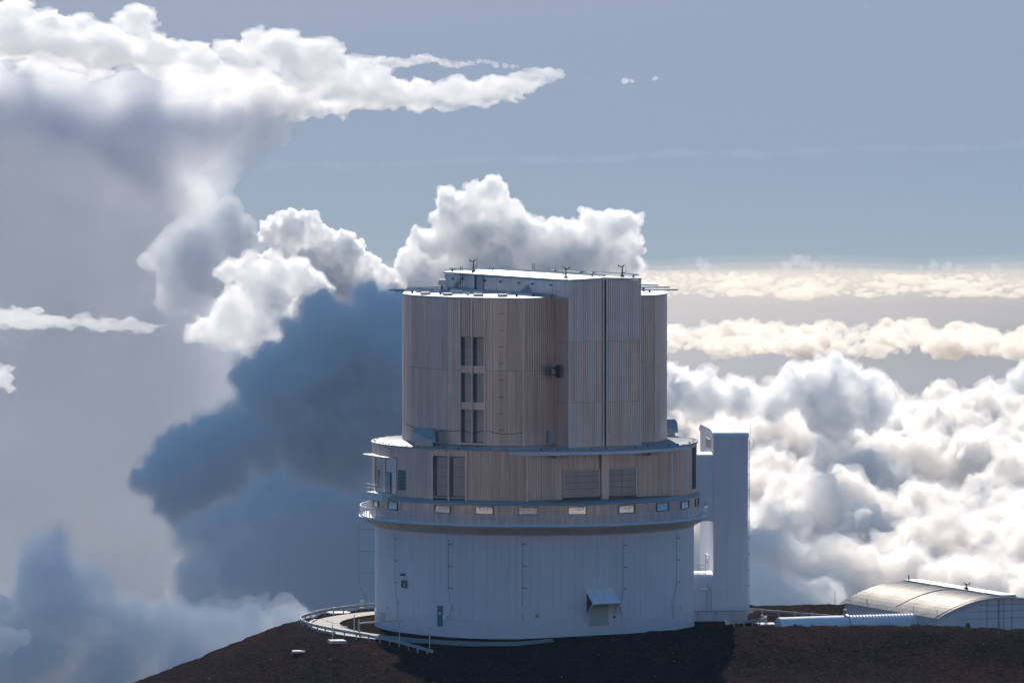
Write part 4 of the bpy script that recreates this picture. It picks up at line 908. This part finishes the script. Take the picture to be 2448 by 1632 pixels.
for q_, (sq, mf, dd) in enumerate(((.05, 1500, 82000), (.08, 2000, 79000), (.115, 3200, 76000))):
    make_cloud(('thin', 'middle', 'tall')[q_] + ' layer of pale glowing haze along the sea horizon', dd, [(1300, 668, 520, 0, sq), (1900, 668, 560, 0, sq), (2500, 668, 560, 0, sq), (700, 668, 500, 0, sq)], 9, mf, lump=0, fine=0, seed=44 + q_, levels=0, thick=.5, tint=(1, .91, .77))
make_cloud('pale glowing haze over the open sea', 50000, [(1300, 720, 620, 0, .14), (2000, 730, 660, 0, .14), (2600, 720, 560, 0, .14)], 9, 2600, lump=0, fine=0, seed=49, levels=0, thick=.5, tint=(1, .91, .8))
# thin mist that greys the distance
make_cloud('faint rosy streak of high cirrus across the open sky', 60000, [(560 + i * 26, 402 - i * .75 - 4 * math.sin(i * .35), 9 + 5 * math.sin(i * .5) ** 2) for i in range(75)], 5, 800, lump=5, fine=0, seed=43, levels=0, stretch=(6, 1, 1), warp=((10, 30),), tint=(1, .9, .88))
make_cloud('thin blue mist hanging before the distant clouds', 11500, [(0, 800, 520), (420, 1180, 520), (100, 1300, 620), (850, 1350, 480)], 26, 1900, roll=60, lump=0, fine=0, seed=41, levels=0, thick=.6, warp=((120, 500),), tint=HAZE)
make_cloud('thin pale mist lying over the sea of clouds', 10500, [(1700, 1350, 420), (2100, 1250, 420), (2500, 1250, 460)], 26, 5200, roll=60, lump=0, fine=0, seed=42, levels=0, thick=.6, warp=((120, 500),), tint=HAZE)
# unseen cloud bank added behind the camera to brighten the dome
rb = np.random.RandomState(5); bl = []
for i in range(190):
    a_ = math.radians(rb.uniform(95, 265)); d_ = rb.uniform(8000, 11000); r_ = rb.uniform(450, 800)
    bl.append((d_ * math.sin(a_), -1000 + d_ * math.cos(a_), rb.uniform(-600, 2000), r_, .8))
make_cloud('unseen bank of cumulus added opposite the sun to brighten the dome', 9000, bl, 110, 220, lump=250, fine=0, seed=51, levels=1, n=6, world=True)
# unseen clouds added above the frame to keep parts of the low clouds shaded
def shade_bank(label, rng, n_, x0, x1, y0, y1, d0, d1, mfp, seed, r0=130, r1=200):
    bl = []
    for i in range(n_):
        q_ = P(rng.uniform(x0, x1), rng.uniform(y0, y1), CAM.y + rng.uniform(d0, d1)) + sd * 6000
        bl.append((q_.x, q_.y, q_.z * .0 + 3300 + rng.uniform(-120, 120) - (d0 - 6600) * .05, rng.uniform(r0, r1), .6))
    make_cloud(label, 12000, bl, 40, mfp, lump=60, fine=0, seed=seed, levels=1, n=5, world=True)
shade_bank('unseen high cloud bank added to shade the low dark clouds', rb, 52, 300, 1000, 740, 1260, 7300, 8700, 85, 52)
shade_bank('unseen thin cloud added to half shade the foot of the dark plume', rb, 30, 380, 1000, 1200, 1500, 8200, 9000, 150, 57)
shade_bank('unseen thin cloud added to half shade the low bank beside the slope', rb, 22, 330, 720, 1280, 1620, 6000, 6700, 420, 55)
shade_bank('unseen thin cloud added to half shade the outer end of the low bank', rb, 12, 60, 230, 1280, 1620, 6250, 6700, 420, 58)
shade_bank('unseen high cloud added to shade the violet cloud by the curtain', rb, 12, 420, 600, 540, 680, 16600, 17400, 900, 53)
def deck_shade(label, spots, mfp, seed):  # added clouds, out of view, set up-sun to darken spots of the deck
    bl = []
    for (px_, py_, r_) in spots:
        t_ = math.tan(PITCH + math.atan((py_ - 816.0) / S)); d_ = (CAM.z + 900) / t_
        q_ = P(px_, py_, CAM.y + d_) + sd * 7300; bl.append((q_.x, q_.y, q_.z, r_, .5))
    make_cloud(label, 16000, bl, 40, mfp, lump=50, fine=0, seed=seed, levels=1, n=5, world=True)
deck_shade('unseen high cloud added to shade the hollow of the cloud deck', [(1990, 1100, 110), (2050, 1150, 130), (2080, 1210, 130), (2110, 1290, 130), (1960, 1330, 110), (1850, 1100, 90), (2290, 1090, 80), (2330, 1220, 90), (2250, 1380, 120), (1780, 1150, 80)], 70, 54)
deck_shade('unseen high cloud added to shade the foot of the cloud deck', [(1640, 1360, 110), (1720, 1400, 130), (1800, 1420, 140), (1880, 1440, 140), (1960, 1450, 140), (1860, 1380, 110), (1700, 1480, 140), (1800, 1500, 140), (1950, 1500, 140), (2060, 1440, 110)], 22, 56)
bm = bmesh.new(); bmesh.ops.create_circle(bm, cap_ends=True, segments=256, radius=113500); me = bpy.data.meshes.new('sea'); bm.to_mesh(me); bm.free()
o = bpy.data.objects.new('sea', me); COL.objects.link(o); o.location = (CAM.x, CAM.y, -4120 + CAM.z); o['kind'] = 'structure'
m = bpy.data.materials.new('sea water'); m.use_nodes = True; b = m.node_tree.nodes['Principled BSDF']
b.inputs['Base Color'].default_value = (.03, .045, .07, 1); b.inputs['Roughness'].default_value = 0.32; b.inputs['Specular Tint'].default_value = (1, .8, .74, 1); b.inputs['IOR'].default_value = 1.33  # warm tint puts the pink of distant haze into the reflection
me.materials.append(m)
hz = MB().box((0, 1550, -270), (3900, 6900, 740)).build('haze', 'dark joint'); hz['kind'] = 'stuff'; hz['label'] = 'thin even haze in the mountain air'
hm = bpy.data.materials.new('mountain air'); hm.use_nodes = True; hm.node_tree.nodes.clear(); ho = hm.node_tree.nodes.new('ShaderNodeOutputMaterial'); hv = hm.node_tree.nodes.new('ShaderNodeVolumePrincipled')
hv.inputs['Color'].default_value = (.50, .67, 1, 1); hv.inputs['Density'].default_value = 1.35e-5; hv.inputs['Anisotropy'].default_value = .5; hm.node_tree.links.new(hv.outputs[0], ho.inputs['Volume'])
hz.data.materials.clear(); hz.data.materials.append(hm)
